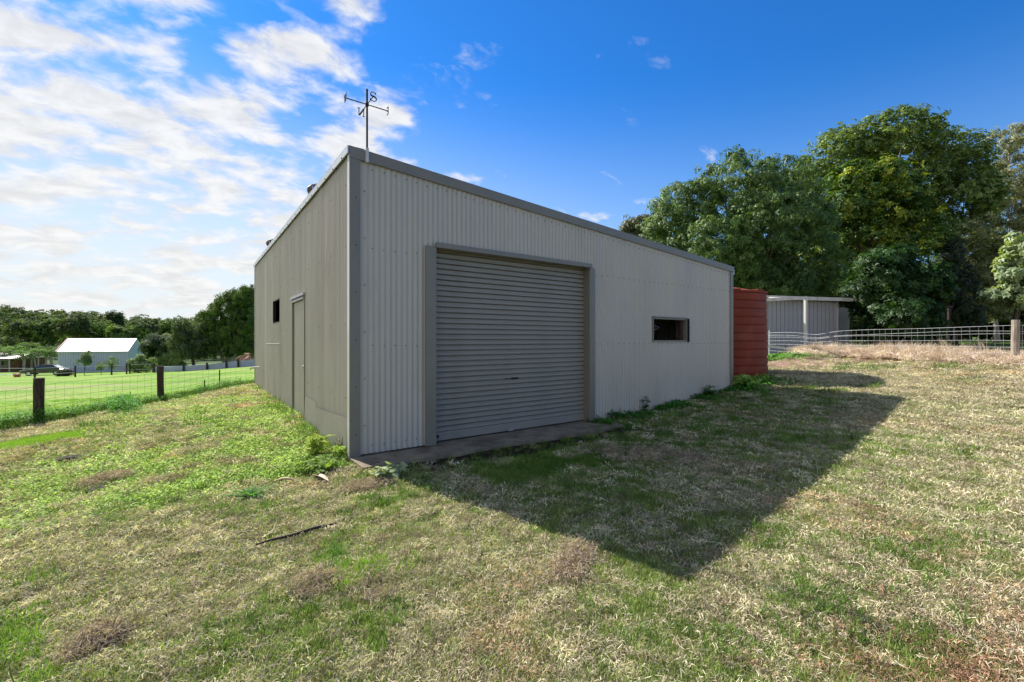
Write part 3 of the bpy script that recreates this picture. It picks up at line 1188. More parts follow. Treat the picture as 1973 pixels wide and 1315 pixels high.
pg = .53 + .22 * green + .14 * (1 - sstep(.5, 2.5, X)) * (Y < 8) - .12 * sstep(1.0, 3.0, X + .25 * Y) + .2 * (vnoise(X * 9, Y * 9, 3) - .5) + .27 * sstep(0, 1.5, a_) * (1 - sstep(9, 11, a_)) * (1 - sstep(3, 6.5, -b_))  # last term: greener mix follows the shed's shadow to deepen it
pick = np.where(r1 < pg, 0, 3)
pick = np.where(rng.random(len(X)) < leafy * .78, 6, pick)
pick = np.where(lawnp > .5, 0, pick)
tall = (fbm(X, Y, 1.3, 3, 71) > .60) & (green > .3) & (rng.random(len(X)) < .07) & (lawnp < .5)
pick = np.where(tall, 8, pick)
keep = rng.random(len(X)) > np.maximum(worn * .93, earth * .55 * (1 - lawnp))
ea = np.hypot((X - 10.2) / 3.6, (Y - 14.8) / 1.3) < 1.1
keep &= ~(ea & (rng.random(len(X)) < .93))
X, Y, d, pick, lawnp, n1_, n2_, wallside, leafy = (q[keep] for q in (X, Y, d, pick, lawnp, n1_, n2_, wallside, leafy))
n = len(X)
rr = rng.random(n)[:, None]
hue = rng.random(n)[:, None]
gcol = arr(.10, .15, .04) * (1 - rr) + arr(.38, .45, .16) * rr
gcol = gcol * (1 - .35 * (hue > .85)) + arr(.08, .06, .02) * (hue > .85)
scol = arr(.20, .155, .10) * (1 - rr) + arr(.72, .63, .47) * rr
redp = (fbm(X, Y, .7, 3, 81) > .6)[:, None]
scol = np.where(redp & (hue < .3), scol * arr(.95, .78, .70), scol)
lcol = arr(.12, .22, .03) * (1 - rr) + arr(.46, .56, .15) * rr
dcol = arr(.06, .13, .02) * (1 - rr) + arr(.18, .28, .06) * rr
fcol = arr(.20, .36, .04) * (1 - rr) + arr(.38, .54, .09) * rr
tint = np.where((pick == 0)[:, None], gcol, np.where((pick == 3)[:, None], scol, np.where((pick == 6)[:, None], lcol, dcol)))
tint = tint * np.where(pick == 6, 1.35, 1.22)[:, None] * (.5 + .75 * rng.random(n) ** .7)[:, None]
tint = np.where((lawnp > .5)[:, None], fcol, tint)
tint = np.where((wallside > rng.random(n))[:, None] & (pick == 0)[:, None], dcol * 1.1, tint)  # shadow tone put into the blade tint near the wall
scl = (.6 + .9 * rng.random(n) ** 1.5) * (.8 + .2 * sstep(3, 6, d)) + np.clip((d - 2) / 10, 0, 2) * .9
redz = np.exp(-(((X - 1.9) / .55) ** 2 + ((Y - 1.98) / .3) ** 2))
tint = np.where((pick == 3)[:, None] & (rng.random(n) < redz)[:, None], tint * arr(.75, .52, .48), tint)
scl = np.where(lawnp > .5, scl * .7, scl)
scl = np.where(pick == 6, scl * .8, scl)
Z = gz(X, Y)
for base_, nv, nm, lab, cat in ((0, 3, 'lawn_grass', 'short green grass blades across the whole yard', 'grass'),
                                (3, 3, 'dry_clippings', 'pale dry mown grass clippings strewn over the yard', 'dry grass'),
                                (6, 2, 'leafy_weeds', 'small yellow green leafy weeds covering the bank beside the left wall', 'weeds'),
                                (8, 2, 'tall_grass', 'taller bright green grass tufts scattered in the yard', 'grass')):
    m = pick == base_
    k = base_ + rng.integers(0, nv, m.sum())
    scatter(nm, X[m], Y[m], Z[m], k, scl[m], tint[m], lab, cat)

# weeds against the front wall (in shade), along left fence, along shed right end
xs_, ys_, ks_, ss_, ts_ = [], [], [], [], []


zs_ = []


def addpts(x, y, k, s, t, z=0.0):
    zs_.append(z)
    xs_.append(x); ys_.append(y); ks_.append(k); ss_.append(s); ts_.append(t)


for _ in range(900):
    a = random.uniform(4.2, 9.6)
    b = -abs(random.gauss(0, .22)) - .03
    if vnoise(a * 1.7, 5.0) < .35: continue
    x, y = l2w(a, b)
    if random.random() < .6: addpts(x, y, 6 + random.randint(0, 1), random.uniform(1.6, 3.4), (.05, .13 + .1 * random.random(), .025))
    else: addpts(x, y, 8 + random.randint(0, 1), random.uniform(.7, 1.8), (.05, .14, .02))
for _ in range(3600):
    s = random.random()
    fxp = -13.5 + 5.2 * s
    fyp = 11.1 + (fxp + 11.8) * (2.2 / 1.3)
    fxp += random.gauss(0, .28) + .1
    if s > .3 and random.random() < .25: continue
    if random.random() < .6: addpts(fxp, fyp, 6 + random.randint(0, 1), random.uniform(1.2, 2.6), (.12, .22 + .14 * random.random(), .035), .30 * random.random() ** 1.5 * (.3 + vnoise(fxp * 1.7, 2.0)))
    else: addpts(fxp, fyp, 8 + random.randint(0, 1), random.uniform(1.8, 4.0), (.12, .2, .04))
for _ in range(420):
    p = G(235 + random.gauss(0, 16), 792 + random.gauss(0, 5))
    addpts(p.x, p.y, 6, random.uniform(1.4, 2.6), (.09, .22 + .1 * random.random(), .02), random.random() * .35)
for _ in range(1000):
    x, y = 8.6 + random.gauss(0, 1.1), 12.4 + random.gauss(0, .25)
    p = (0, 0)
    a, b = random.uniform(9.1, 10.9), random.gauss(.3, .45)
    x, y = l2w(a, b)
    addpts(x, y, 6 + random.randint(0, 1), random.uniform(1.5, 3.8), (.12, .24 + .12 * random.random(), .04))
for _ in range(700):
    x, y = random.uniform(8.5, 11.6), 16.6 + random.gauss(0, .35)
    addpts(x, y, 6 + random.randint(0, 1), random.uniform(2, 4), (.14, .26 + .1 * random.random(), .05))
for _ in range(200):
    a, b = -abs(random.gauss(0, .12)) - .05, random.uniform(0, 10)
    x, y = l2w(a, b)
    addpts(x, y, 6 + random.randint(0, 3), random.uniform(1, 2.4), (.16, .24, .06))
xa_, ya_ = np.array(xs_), np.array(ys_)
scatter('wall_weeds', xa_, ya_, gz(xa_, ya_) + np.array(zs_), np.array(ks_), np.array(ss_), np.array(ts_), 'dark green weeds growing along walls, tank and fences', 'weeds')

# straw swathe beneath the right fence
FA, FB = np.array([10.9, 17.6]), np.array([13.95, 11.2])
fd = (FB - FA) / np.linalg.norm(FB - FA)
xs_, ys_, ks_, ss_, ts_ = [], [], [], [], []
for _ in range(5200):
    s = random.uniform(.3, 11.5)
    off = random.gauss(-.35, .42)
    p = FA + fd * s + np.array([fd[1], -fd[0]]) * -off * -1
    k = random.choice((3, 4, 5, 3, 4, 5, 10, 11))
    t = random.random()
    c = np.array((.44, .31, .25)) * (1 - t) + np.array((.92, .78, .70)) * t
    big = .5 + fbm(np.array([s]), np.array([off]), 1.1, 3, 91)[0]
    addpts(p[0], p[1], k, (random.uniform(2.0, 4.2) if k < 10 else random.uniform(.45, .95)) * big, tuple(c))
xa_, ya_ = np.array(xs_), np.array(ys_)
lump = .34 * np.clip(fbm(xa_, ya_, 1.6, 3, 95), 0, 1) * rng.random(len(xa_)) + .02
scatter('dead_grass_swathe', xa_, ya_, gz(xa_, ya_) + lump, np.array(ks_), np.array(ss_), np.array(ts_), 'heaped pinkish straw of dead grass beneath the right wire fence', 'dry grass')

# ------------------------------------------------------------------ plants made leaf by leaf
def rotm(n, r=None, tilt=None):
    """random rotation matrices (n,3,3)"""
    q = rng.normal(size=(n, 4))
    q /= np.linalg.norm(q, axis=1)[:, None]
    w, x, y, z = q.T
    return np.stack([1 - 2 * (y * y + z * z), 2 * (x * y - z * w), 2 * (x * z + y * w), 2 * (x * y + z * w), 1 - 2 * (x * x + z * z), 2 * (y * z - x * w),
                     2 * (x * z - y * w), 2 * (y * z + x * w), 1 - 2 * (x * x + y * y)], -1).reshape(n, 3, 3)


def frames(nrm, spin=True):
    """matrices whose z column is nrm"""
    nrm = nrm / np.linalg.norm(nrm, axis=1)[:, None]
    a = rng.normal(size=nrm.shape)
    u = np.cross(nrm, a)
    u /= np.linalg.norm(u, axis=1)[:, None]
    w = np.cross(nrm, u)
    return np.stack([u, w, nrm], -1)


def rosette(n, l, w, droop=.4, seed=0, up=.3):
    """n leaves round z axis; quads"""
    r = random.Random(seed)
    V = []
    for i in range(n):
        a = 2 * math.pi * i / n + r.uniform(-.4, .4)
        ll = l * r.uniform(.7, 1.15)
        ca, sa = math.cos(a), math.sin(a)
        r0 = .08 * l
        z0_, z1, z2 = 0, up * ll * r.uniform(.2, 1), -droop * ll * r.uniform(.5, 1.3) + up * ll * .4
        mid = r0 + ll * .45
        tip = r0 + ll * .9
        wv_ = w * r.uniform(.8, 1.2) / 2
        V += [(r0 * ca, r0 * sa, z0_), (mid * ca - wv_ * sa, mid * sa + wv_ * ca, z1), (tip * ca, tip * sa, z2), (mid * ca + wv_ * sa, mid * sa - wv_ * ca, z1 - .15 * w)]
    return np.array(V)


def sphere_dirs(n, low=-1.0):
    z = rng.uniform(low, 1, n)
    t = rng.uniform(0, 6.283, n)
    s = np.sqrt(1 - z * z)
    return np.stack([s * np.cos(t), s * np.sin(t), z], -1)


def crown(lobes, n, leaf, cols, scale=(.8, 1.3), low=-.75, inner=.3, upbias=.5, clump=.75, seedn=0, sag=0.0):
    """lobes: (x,y,z,rx,ry,rz); returns V, F, colours"""
    Lb = np.array(lobes, float)
    wgt = Lb[:, 3] * Lb[:, 4] + Lb[:, 3] * Lb[:, 5]
    wgt /= wgt.sum()
    # clumps: sub-centres on the lobes' skin so the crown breaks into light and dark masses
    nc = max(12, n // 14)
    li = rng.choice(len(Lb), nc, p=wgt)
    dd = sphere_dirs(nc, low)
    rad = np.where(rng.random(nc) < inner, rng.uniform(.3, .85, nc), rng.uniform(.88, 1.08, nc))
    cc_ = Lb[li, :3] + dd * Lb[li, 3:] * rad[:, None]
    ci_ = rng.integers(0, nc, n)
    cr = clump * rng.uniform(.5, 1.25, nc)
    off = sphere_dirs(n) * (rng.random(n) ** .45)[:, None] * cr[ci_][:, None]
    off[:, 2] *= .75
    pos = cc_[ci_] + off
    pos[:, 2] -= sag * rng.random(n) ** 2
    nrm = dd[ci_] * .5 + off / (cr[ci_][:, None] + 1e-6) * .6 + rng.normal(0, .35, (n, 3))
    nrm[:, 2] += upbias
    Mx = frames(nrm)
    T = leaf
    s = rng.uniform(*scale, n)
    V = np.einsum('nij,kj->nki', Mx, T) * s[:, None, None] + pos[:, None, :]
    k = len(T)
    c = np.array(cols, float)
    t1 = rng.random(nc)[ci_]
    t = np.clip(t1 * .7 + rng.random(n) * .3, 0, .999) * (len(c) - 1)
    i0 = t.astype(int)
    fr = (t - i0)[:, None]
    col = c[i0] * (1 - fr) + c[i0 + 1] * fr
    col = col * rng.uniform(.8, 1.2, (n, 1))
    col = np.repeat(col[:, None, :], k, 1).reshape(-1, 3)
    return V.reshape(-1, 3), np.arange(n * k).reshape(-1, 4), col


def limbs(mb, base, top, r, lobes, rnd, fork=.45, n=7):
    base, top = Vector(base), Vector(top)
    pts, rad = [], []
    for i in range(7):
        t = i / 6
        p = base.lerp(top, t) + Vector((rnd.uniform(-1, 1), rnd.uniform(-1, 1), 0)) * r * .7 * (t > 0)
        pts.append(p)
        rad.append(r * (1.35 if i == 0 else 1) * (1 - .65 * t))
    mb.tube(pts, rad, n)
    for L in lobes:
        t = rnd.uniform(fork * .7, .85)
        i = min(5, int(t * 6))
        s = pts[i]
        e = Vector(L[:3]) + Vector((rnd.uniform(-.4, .4) * L[3], rnd.uniform(-.4, .4) * L[4], .3 * L[5]))
        m = s.lerp(e, .5) + Vector((rnd.uniform(-.3, .3), rnd.uniform(-.3, .3), -.25)) * (e - s).length * .3
        rr_ = rad[i] * .55
        cp = [s, s.lerp(m, .5), m, m.lerp(e, .5), e]
        mb.tube(cp, [rr_, rr_ * .8, rr_ * .6, rr_ * .4, rr_ * .15], 5, False)
        for k in range(3):
            q = cp[2 + k % 2]
            e2 = Vector(L[:3]) + Vector([rnd.uniform(-.8, .8) * L[3 + j] for j in range(3)])
            mb.tube([q, q.lerp(e2, .5) + Vector((0, 0, rnd.uniform(-.2, .3))), e2], [rr_ * .4, rr_ * .25, rr_ * .08], 4, False)


def tree(name, base, lobes, n, leaf, cols, label, cat='tree', group=None, trunk_r=.25, bark='bark', leafmat='leaf', ntr=1, cl=.75, lean=(0, 0), **kw):
    """lobes relative to base"""
    rnd = random.Random(hash(label) % 1000 if False else len(label) * 7 + int(abs(base[0]) * 10))
    t = empty(name, base, 0, label, cat, group)
    cen = np.mean(np.array(lobes)[:, :3], 0)
    mb = MB()
    for k in range(ntr):
        o = (0, 0) if ntr == 1 else (rnd.uniform(-1, 1) * .7, rnd.uniform(-.5, .5))
        sub = [L for j, L in enumerate(lobes) if j % ntr == k]
        if not sub: sub = lobes[:1]
        c = np.mean(np.array(sub)[:, :3], 0)
        limbs(mb, (o[0], o[1], -.2), (c[0], c[1], c[2] + .2), trunk_r, sub, rnd)
    mb.build('trunk', M[bark], t, True)
    V, Fq, col = crown(lobes, n, leaf, cols, clump=cl, **kw)
    link('crown', npmesh('crown', V, Fq, M[leafmat], col), t)
    return t


def lobeset(rnd, c, r, k, lr=(.4, .6), flat=1.0, zmin=-.6):
    """k lobes inside an ellipsoid c,r"""
    out_ = []
    for i in range(k):
        for _ in range(50):
            p = [rnd.uniform(-1, 1) for _ in range(3)]
            if .25 < sum(q * q for q in p) < 1 and p[2] > zmin: break
        s = rnd.uniform(*lr)
        out_.append((c[0] + p[0] * r[0] * (1 - s * .8), c[1] + p[1] * r[1] * (1 - s * .8), c[2] + p[2] * r[2] * (1 - s * .8), r[0] * s, r[1] * s, r[2] * s * flat))
    return out_


rnd = random.Random(5)
MANGO = rosette(9, .25, .065, .8, 1, .15)
BROAD = rosette(7, .21, .095, .4, 2, .2)
FINE = rosette(7, .24, .045, 1.1, 3, .1)
BUSH = rosette(8, .24, .08, .1, 4, .45)
COARSE = rosette(5, .62, .30, .3, 5, .2)
MID = rosette(6, .42, .13, .7, 6, .15)

mcols = [(.05, .11, .028), (.10, .18, .045), (.19, .28, .09)]


def base_at(px, Z):
    p = P(px, Z)
    return p


def lob(px, py, Z, rpx, rpy, rz=None, b=None):
    """absolute lobe from a photo position and depth, relative to base b"""
    x = ray(px)[0] * Z
    z = ZH(py, Z)
    rx = rpx / 858 * Z
    rv_ = rpy / 858 * Z
    return (x - b.x, 0.0 if rz is None else rz, z - b.z, rx, rx, rv_)


# 1 mango-like dome
b0 = base_at(1470, 27)
Lm = [lob(1330, 410, 27, 62, 62, .5, b0), lob(1410, 375, 27, 75, 62, -.5, b0), lob(1500, 375, 27, 72, 62, 0, b0), lob(1565, 420, 27, 50, 70, 1, b0),
      lob(1290, 460, 27, 45, 50, 0, b0), lob(1350, 500, 27, 75, 65, -1.5, b0), lob(1450, 460, 27, 80, 70, -2, b0), lob(1540, 510, 27, 70, 80, 0, b0), lob(1450, 560, 28, 110, 50, 1, b0), lob(1420, 520, 29, 90, 60, 2, b0), lob(1545, 575, 27, 60, 60, 2, b0)]
tree('mango_tree', b0, Lm, 19000, MANGO * .84, mcols, 'broad dark domed tree with glossy drooping leaves right behind the shed', trunk_r=.32, cl=.6, inner=.25, low=-.6, upbias=.35)
# 2 tall back tree
b0 = base_at(1745, 36)
L2 = [lob(1620, 300, 36, 60, 45, 0, b0), lob(1700, 275, 36, 62, 42, -1, b0), lob(1770, 270, 36, 62, 38, 1, b0), lob(1835, 300, 36, 52, 40, 0, b0), lob(1880, 330, 36, 42, 45, 1, b0),
      lob(1600, 340, 36, 48, 40, 2, b0), lob(1830, 385, 36, 50, 45, -1, b0), lob(1740, 350, 36, 80, 60, 1, b0), lob(1895, 395, 36, 28, 40, 0, b0), lob(1800, 450, 37, 70, 50, 2, b0), lob(1680, 430, 38, 90, 70, 3, b0)]
tree('spreading_tree', b0, L2, 17000, BROAD * 1.05, [(.07, .12, .035), (.13, .20, .05), (.24, .33, .09)], 'tallest spreading tree with open olive crown at the back right', trunk_r=.4, bark='palebark', cl=.8, inner=.2, upbias=.5)
# 3 yellow green
b0 = base_at(1680, 30)
L3 = [lob(1640, 350, 30, 40, 32, 0, b0), lob(1700, 345, 30, 45, 30, 0, b0), lob(1750, 375, 30, 35, 32, 0, b0), lob(1620, 400, 30, 42, 40, 0, b0), lob(1690, 410, 30, 65, 45, 0, b0), lob(1660, 470, 30.5, 80, 50, 1, b0), lob(1760, 450, 30, 55, 60, 0, b0), lob(1600, 500, 30, 60, 60, 1, b0)]
tree('yellowish_tree', b0, L3, 10500, BROAD * .9, [(.04, .09, .02), (.07, .14, .025), (.13, .22, .035), (.55, .56, .06)], 'yellow green tree between the dark dome and the tall back tree', trunk_r=.25, cl=.6, inner=.2, upbias=.6)
# 4 dark bush
b0 = base_at(1712, 19.3)
L4 = [lob(1700, 570, 19.3, 30, 36, .5, b0), lob(1690, 535, 19.3, 34, 34, 0, b0), lob(1730, 510, 19.3, 36, 34, .6, b0), lob(1765, 555, 19.3, 36, 40, -.3, b0), lob(1715, 605, 19.3, 46, 40, -.5, b0), lob(1775, 612, 19.3, 26, 36, 0, b0), lob(1690, 640, 19.3, 22, 20, -.3, b0), lob(1740, 640, 19.3, 50, 20, 0, b0), lob(1668, 560, 19.8, 20, 26, 1.2, b0)]
tree('dense_bush', b0, L4, 7500, BUSH * .7, [(.02, .05, .012), (.03, .075, .014), (.045, .11, .018)], 'dense rounded dark green bush beside the pale lean-to', 'bush', trunk_r=.15, cl=.5, inner=.4, upbias=.5, low=-.9)
# 5.. right side trees
b0 = base_at(1965, 38)
tree('gum_tree', b0, [lob(1950, 290, 38, 42, 40, 0, b0), lob(1985, 260, 38, 40, 30, 0, b0), lob(1970, 350, 38, 52, 45, 0, b0), lob(2020, 330, 38, 50, 60, 0, b0), lob(1930, 390, 38, 35, 35, 0, b0), lob(1990, 430, 38, 50, 40, 0, b0)], 3000, FINE * 1.3,
     [(.14, .16, .10), (.22, .24, .14), (.32, .34, .2)], 'tall pale grey green gum tree at the far right edge', trunk_r=.3, bark='palebark', cl=.75, inner=.2, upbias=.1)
b0 = base_at(1920, 30)
tree('scrubby_tree', b0, [lob(1880, 470, 30, 45, 40, 0, b0), lob(1930, 450, 30, 45, 40, 0, b0), lob(1900, 530, 30, 60, 45, 0, b0), lob(1960, 510, 30, 45, 50, 0, b0), lob(1860, 590, 30, 50, 40, 0, b0)], 3000, FINE * 1.2,
     [(.10, .13, .05), (.17, .20, .08), (.26, .28, .11)], 'scrubby olive tree with thin branches under the tall gum', trunk_r=.16, bark='palebark', cl=.6, inner=.15, upbias=.2)
b0 = base_at(1950, 19)
tree('pale_leaved_tree', b0, [lob(1950, 520, 19, 22, 28, 0, b0), lob(1985, 480, 19, 28, 35, 0, b0), lob(1935, 575, 19, 26, 24, 0, b0), lob(1975, 565, 19, 30, 40, 0, b0), lob(2010, 540, 19, 35, 50, 0, b0)], 1500, BROAD * .9,
     [(.2, .28, .14), (.3, .38, .2), (.42, .5, .3)], 'small pale leaved tree overhanging the fence at the right edge', trunk_r=.08, cl=.32, inner=.15, upbias=.5)
b0 = base_at(1840, 27)
tree('dark_conifer', b0, [lob(1842, 600, 27, 36, 50, 0, b0), lob(1840, 540, 27, 26, 40, 0, b0), lob(1838, 490, 27, 14, 32, 0, b0)], 1700, FINE, [(.02, .035, .018), (.03, .05, .022), (.04, .065, .03)],
     'dark narrow conifer standing in front of the scrubby olive tree', trunk_r=.14, cl=.4, inner=.4)
b0 = base_at(1240, 50)
tree('gum_tree', b0, [lob(1232, 432, 50, 26, 16, 0, b0), lob(1262, 442, 50, 18, 20, 0, b0), lob(1215, 445, 50, 16, 14, 0, b0), lob(1245, 480, 50, 30, 30, 0, b0)], 1300, FINE * 1.6,
     [(.08, .09, .05), (.13, .14, .07)], 'distant pale gum crown showing just above the shed roof', trunk_r=.25, bark='palebark', cl=.7, inner=.2)
b0 = base_at(1270, 42)
tree('small_gum', b0, [lob(1268, 447, 42, 16, 18, 0, b0), lob(1285, 470, 42, 26, 30, 0, b0)], 600, FINE * 1.3, [(.09, .12, .04), (.14, .16, .06)],
     'light green tree top between the shed roof and the dark dome', trunk_r=.2, bark='palebark', cl=.6)
# hedge-like understorey behind, each its own tree
gi_ = 0
for px, py, Z, rp in ((1500, 590, 34, 60), (1590, 570, 36, 70), (1850, 560, 40, 75), (1940, 560, 38, 60), (1990, 600, 36, 70), (2080, 540, 40, 90), (1780, 560, 42, 70)):
    b0 = base_at(px, Z)
    labs = ['dark understorey tree behind the red water tank', 'dark understorey tree behind the pale lean-to', 'shadowy tree behind the dark conifer', 'shadowy tree behind the pale leaved tree',
            'understorey tree at the far right edge above the fence post', 'understorey tree just off the right edge', 'shadowy tree behind the dense rounded bush']
    r_ = random.Random(gi_)
    L = lobeset(r_, (0, 0, ZH(py, Z) - b0.z), (rp / 858 * Z, rp / 858 * Z, rp * 1.1 / 858 * Z), 6, (.45, .65))
    tree('understorey_tree', b0, L, 1800, BROAD * 1.3, [(.06, .10, .03), (.11, .17, .045), (.19, .27, .07)], labs[gi_], group='understorey trees on the right', trunk_r=.12, cl=.8, inner=.4)
    gi_ += 1
for i, (px, Z, hh_) in enumerate(((1560, 46, 9), (1660, 50, 10), (1760, 55, 10), (1870, 52, 11), (1960, 50, 11), (2060, 48, 10), (1450, 48, 8))):
    b0 = base_at(px, Z)
    r_ = random.Random(50 + i)
    L = lobeset(r_, (0, 0, hh_ * .5), (4.2, 3, hh_ * .5), 7, (.45, .65))
    lb = ['woodland tree filling the gap under the yellow green tree', 'woodland tree deep behind the dense bush', 'woodland tree deep behind the tall spreading tree', 'woodland tree deep behind the conifer', 'woodland tree behind the gum at the right edge',
          'woodland tree beyond the right edge', 'woodland tree hidden low behind the dark dome'][i]
    tree('woodland_tree', b0, L, 1500, COARSE * .7, [(.05, .08, .03), (.08, .12, .04), (.13, .17, .06)], lb, group='woodland trees behind the right yard', trunk_r=.15, cl=1.0, inner=.4, leafmat='leafdull')

hl = ['low dense shrub far behind the right end of the lean-to', 'low dense shrub far behind the dense rounded bush', 'low shrub in the gap left of the garden frame', 'low shrub in the gap right of the garden frame', 'low shrub below the scrubby olive tree',
      'low shrub left of the right fence post', 'low shrub right of the fence post', 'low shrub beyond the right edge', 'last low shrub beyond the right edge', 'low shrub behind the red tank']
for i, px in enumerate((1650, 1710, 1775, 1835, 1890, 1945, 2000, 2060, 2130, 1500)):
    Zs = 43 + 3 * math.sin(i * 2.3)
    b0 = base_at(px, Zs)
    r_ = random.Random(90 + i)
    hh_ = r_.uniform(3.0, 5.0)
    L = [(r_.uniform(-1.6, 1.6), r_.uniform(-.6, .6), hh_ * r_.uniform(.2, .6), 1.7, 1.3, hh_ * .4) for _ in range(5)]
    tree('background_shrub', b0, L, 1100, COARSE * .6, [(.05, .08, .03), (.08, .12, .04), (.14, .18, .06)], hl[i], 'shrub', 'shrubs closing the back of the right yard', trunk_r=.08, cl=.6, inner=.4, low=-1, leafmat='leafdull')

# ------------------------------------------------------------------ pale lean-to with awning
sc_ = P(1612, 20.0)
# local frame: x axis along front wall to the left end
wl_end = Vector((ray(1462)[0] * 18.9, 18.9, 0))
cr_ = Vector((sc_.x, sc_.y, 0))
dv_ = (cr_ - wl_end)
Lw = dv_.length
an = math.atan2(dv_.y, dv_.x)
gz0 = .9
ls = empty('lean_to', (wl_end.x, wl_end.y, gz0), an, 'pale weathered lean-to with open awning frame behind the wire fence', 'shelter')
Hw = ZH(583, 20.0) - gz0
npn = int(Lw / .215)
b = MB()
b.box(-2 * Lw / npn, Lw, .012, .03, -.2, Hw)
wob = b.build('front_wall', M['trim'], ls)
pw = Lw / npn
bm_ = MB()
bm_.box(.012, pw - .012, -.02, .011, -.15, Hw - .005)
pm = bm_.mesh('panel', M['whitewall'])
for i in range(-2, npn): link('panel', pm, wob, (i * pw, random.uniform(-.003, .003), 0))
b = MB()
b.box(Lw + .0, Lw + .03, .031, 1.9, -.2, Hw)
sw_ = b.build('side_wall', M['whitewall'], ls)
MB().box(Lw + .2, Lw + 3.2, 1.9, 1.93, -.2, Hw - .05).build('back_wall', M['agedwall'], ls)
bm_ = MB()
bm_.box(0, .2, 1.88, 1.899, -.15, Hw - .06)
pmb = bm_.mesh('panel', M['agedwall'])
for i in range(14): link('panel', pmb, ls, (Lw + .2 + i * .212, 0, 0))
bm_ = MB()
bm_.box(.0, .014, .01, .23, -.15, Hw - .01)
pm = bm_.mesh('panel', M['whitewall'])
for i in range(7): link('panel', pm, sw_, (Lw + .031, .04 + i * .245, 0))
MB().box(Lw - .03, Lw + .05, -.04, .0, -.2, Hw + .02).build('corner_post', M['whitepaint'], ls)
# roof sheet
rv, rf = [], []
xs = np.arange(-.6, Lw + 1.1, .19 / 4)
for i, x in enumerate(xs):
    o = .014 * math.cos(2 * math.pi * x / .19)
    rv += [(x, -.35, Hw + .12 + o), (x, 2.7, Hw - .10 + o)]
for i in range(len(xs) - 1): rf.append((2 * i, 2 * i + 1, 2 * i + 3, 2 * i + 2))
link('roof', mkmesh('roof', rv, rf, M['whitewall'], True), ls)
b = MB()
b.box(-.6, Lw + 1.1, -.38, -.352, Hw + .02, Hw + .17)
b.box(Lw + 1.101, Lw + 1.125, -.38, 2.7, Hw - .1, Hw + .16)
b.build('fascia', M['whitepaint'], ls)
# awning frame: post and beams
inv = Matrix.Rotation(-an, 4, 'Z') @ Matrix.Translation(-Vector((wl_end.x, wl_end.y, gz0)))
pp = inv @ Vector((ray(1552)[0] * 17.7, 17.7, TH(ray(1552)[0] * 17.7, 17.7)))
ptop = ZH(577, 17.7) - gz0
MB().box(pp.x - .045, pp.x + .045, pp.y - .045, pp.y + .045, pp.z - .2, ptop).build('awning_post', M['whitepaint'], ls)
le = inv @ Vector((ray(1440)[0] * 16.6, 16.6, 0))
b = MB()
b.hexa([(le.x, le.y - .03, ptop - .22), (pp.x + .06, pp.y - .03, ptop - .0), (pp.x + .06, pp.y + .03, ptop - .0), (le.x, le.y + .03, ptop - .22),
        (le.x, le.y - .03, ptop - .10), (pp.x + .06, pp.y - .03, ptop + .12), (pp.x + .06, pp.y + .03, ptop + .12), (le.x, le.y + .03, ptop - .10)])
b.build('front_beam', M['whitepaint'], ls)
for k, t in enumerate((0, .33, .66, 1)):
    px_ = le.x + (pp.x - le.x) * t
    py_ = le.y + (pp.y - le.y) * t
    MB().hexa([(px_ - .025, py_ + .035, ptop - .2 + .2 * t), (px_ + .025, py_ + .035, ptop - .2 + .2 * t), (px_ + .325, -.385, Hw + .0), (px_ + .275, -.385, Hw + .0),
               (px_ - .025, py_ + .035, ptop - .1 + .2 * t), (px_ + .025, py_ + .035, ptop - .1 + .2 * t), (px_ + .325, -.385, Hw + .1), (px_ + .275, -.385, Hw + .1)]).build('rafter', M['whitepaint'], ls)
b = MB()
b.hexa([(le.x, le.y - .08, .42), (pp.x - .05, pp.y - .08, .10), (pp.x - .05, pp.y - .05, .10), (le.x, le.y - .05, .42),
        (le.x, le.y - .08, .50), (pp.x - .05, pp.y - .08, .18), (pp.x - .05, pp.y - .05, .18), (le.x, le.y - .05, .50)])
b.build('low_rail', M['whitepaint'], ls)

# dark garden frame beyond
fp = P(1815, 25)
gf = empty('garden_arbour', fp, .1, 'dark open timber frame half hidden under the trees beside the bush', 'pergola')
for dx in (-.42, .42):
    for dy in (0, 1.0): MB().box(dx - .05, dx + .05, dy - .05, dy + .05, -.1, 2.2).build('post', M['post'], gf)
MB().box(-.6, .62, -.06, .02, 2.201, 2.33).build('beam', M['post'], gf)
MB().box(-.6, .62, .98, 1.06, 2.201, 2.33).build('beam', M['post'], gf)

# ------------------------------------------------------------------ right wire fence
rfc = empty('wire_fence', (FB[0], FB[1], TH(*FB)), 0, 'sagging galvanised wire mesh fence with grey timber post, right side', 'fence')
orig = Vector((FB[0], FB[1], TH(*FB)))
Ltot = np.linalg.norm(FB - FA) + .9
sL = np.arange(-4.5, Ltot, .17)
pr = FB - fd * .85


def fpt(s, h):
    p = pr - fd * s
    k_ = min(max((s + .85) / np.linalg.norm(FB - FA), -.8), 1.2)
    g = TH(*FB) * (1 - k_) + TH(*FA) * k_ - .02
    hgt = 1.13 - .036 * max(s, 0) - (.10 * math.exp(-((s - 5.2) / .5) ** 2)) + .006 * math.sin(s * 2.1)
    w = .005 * math.sin(s * 1.3 + h * 2)
    return Vector((p[0] + w, p[1], g + h * hgt)) - orig


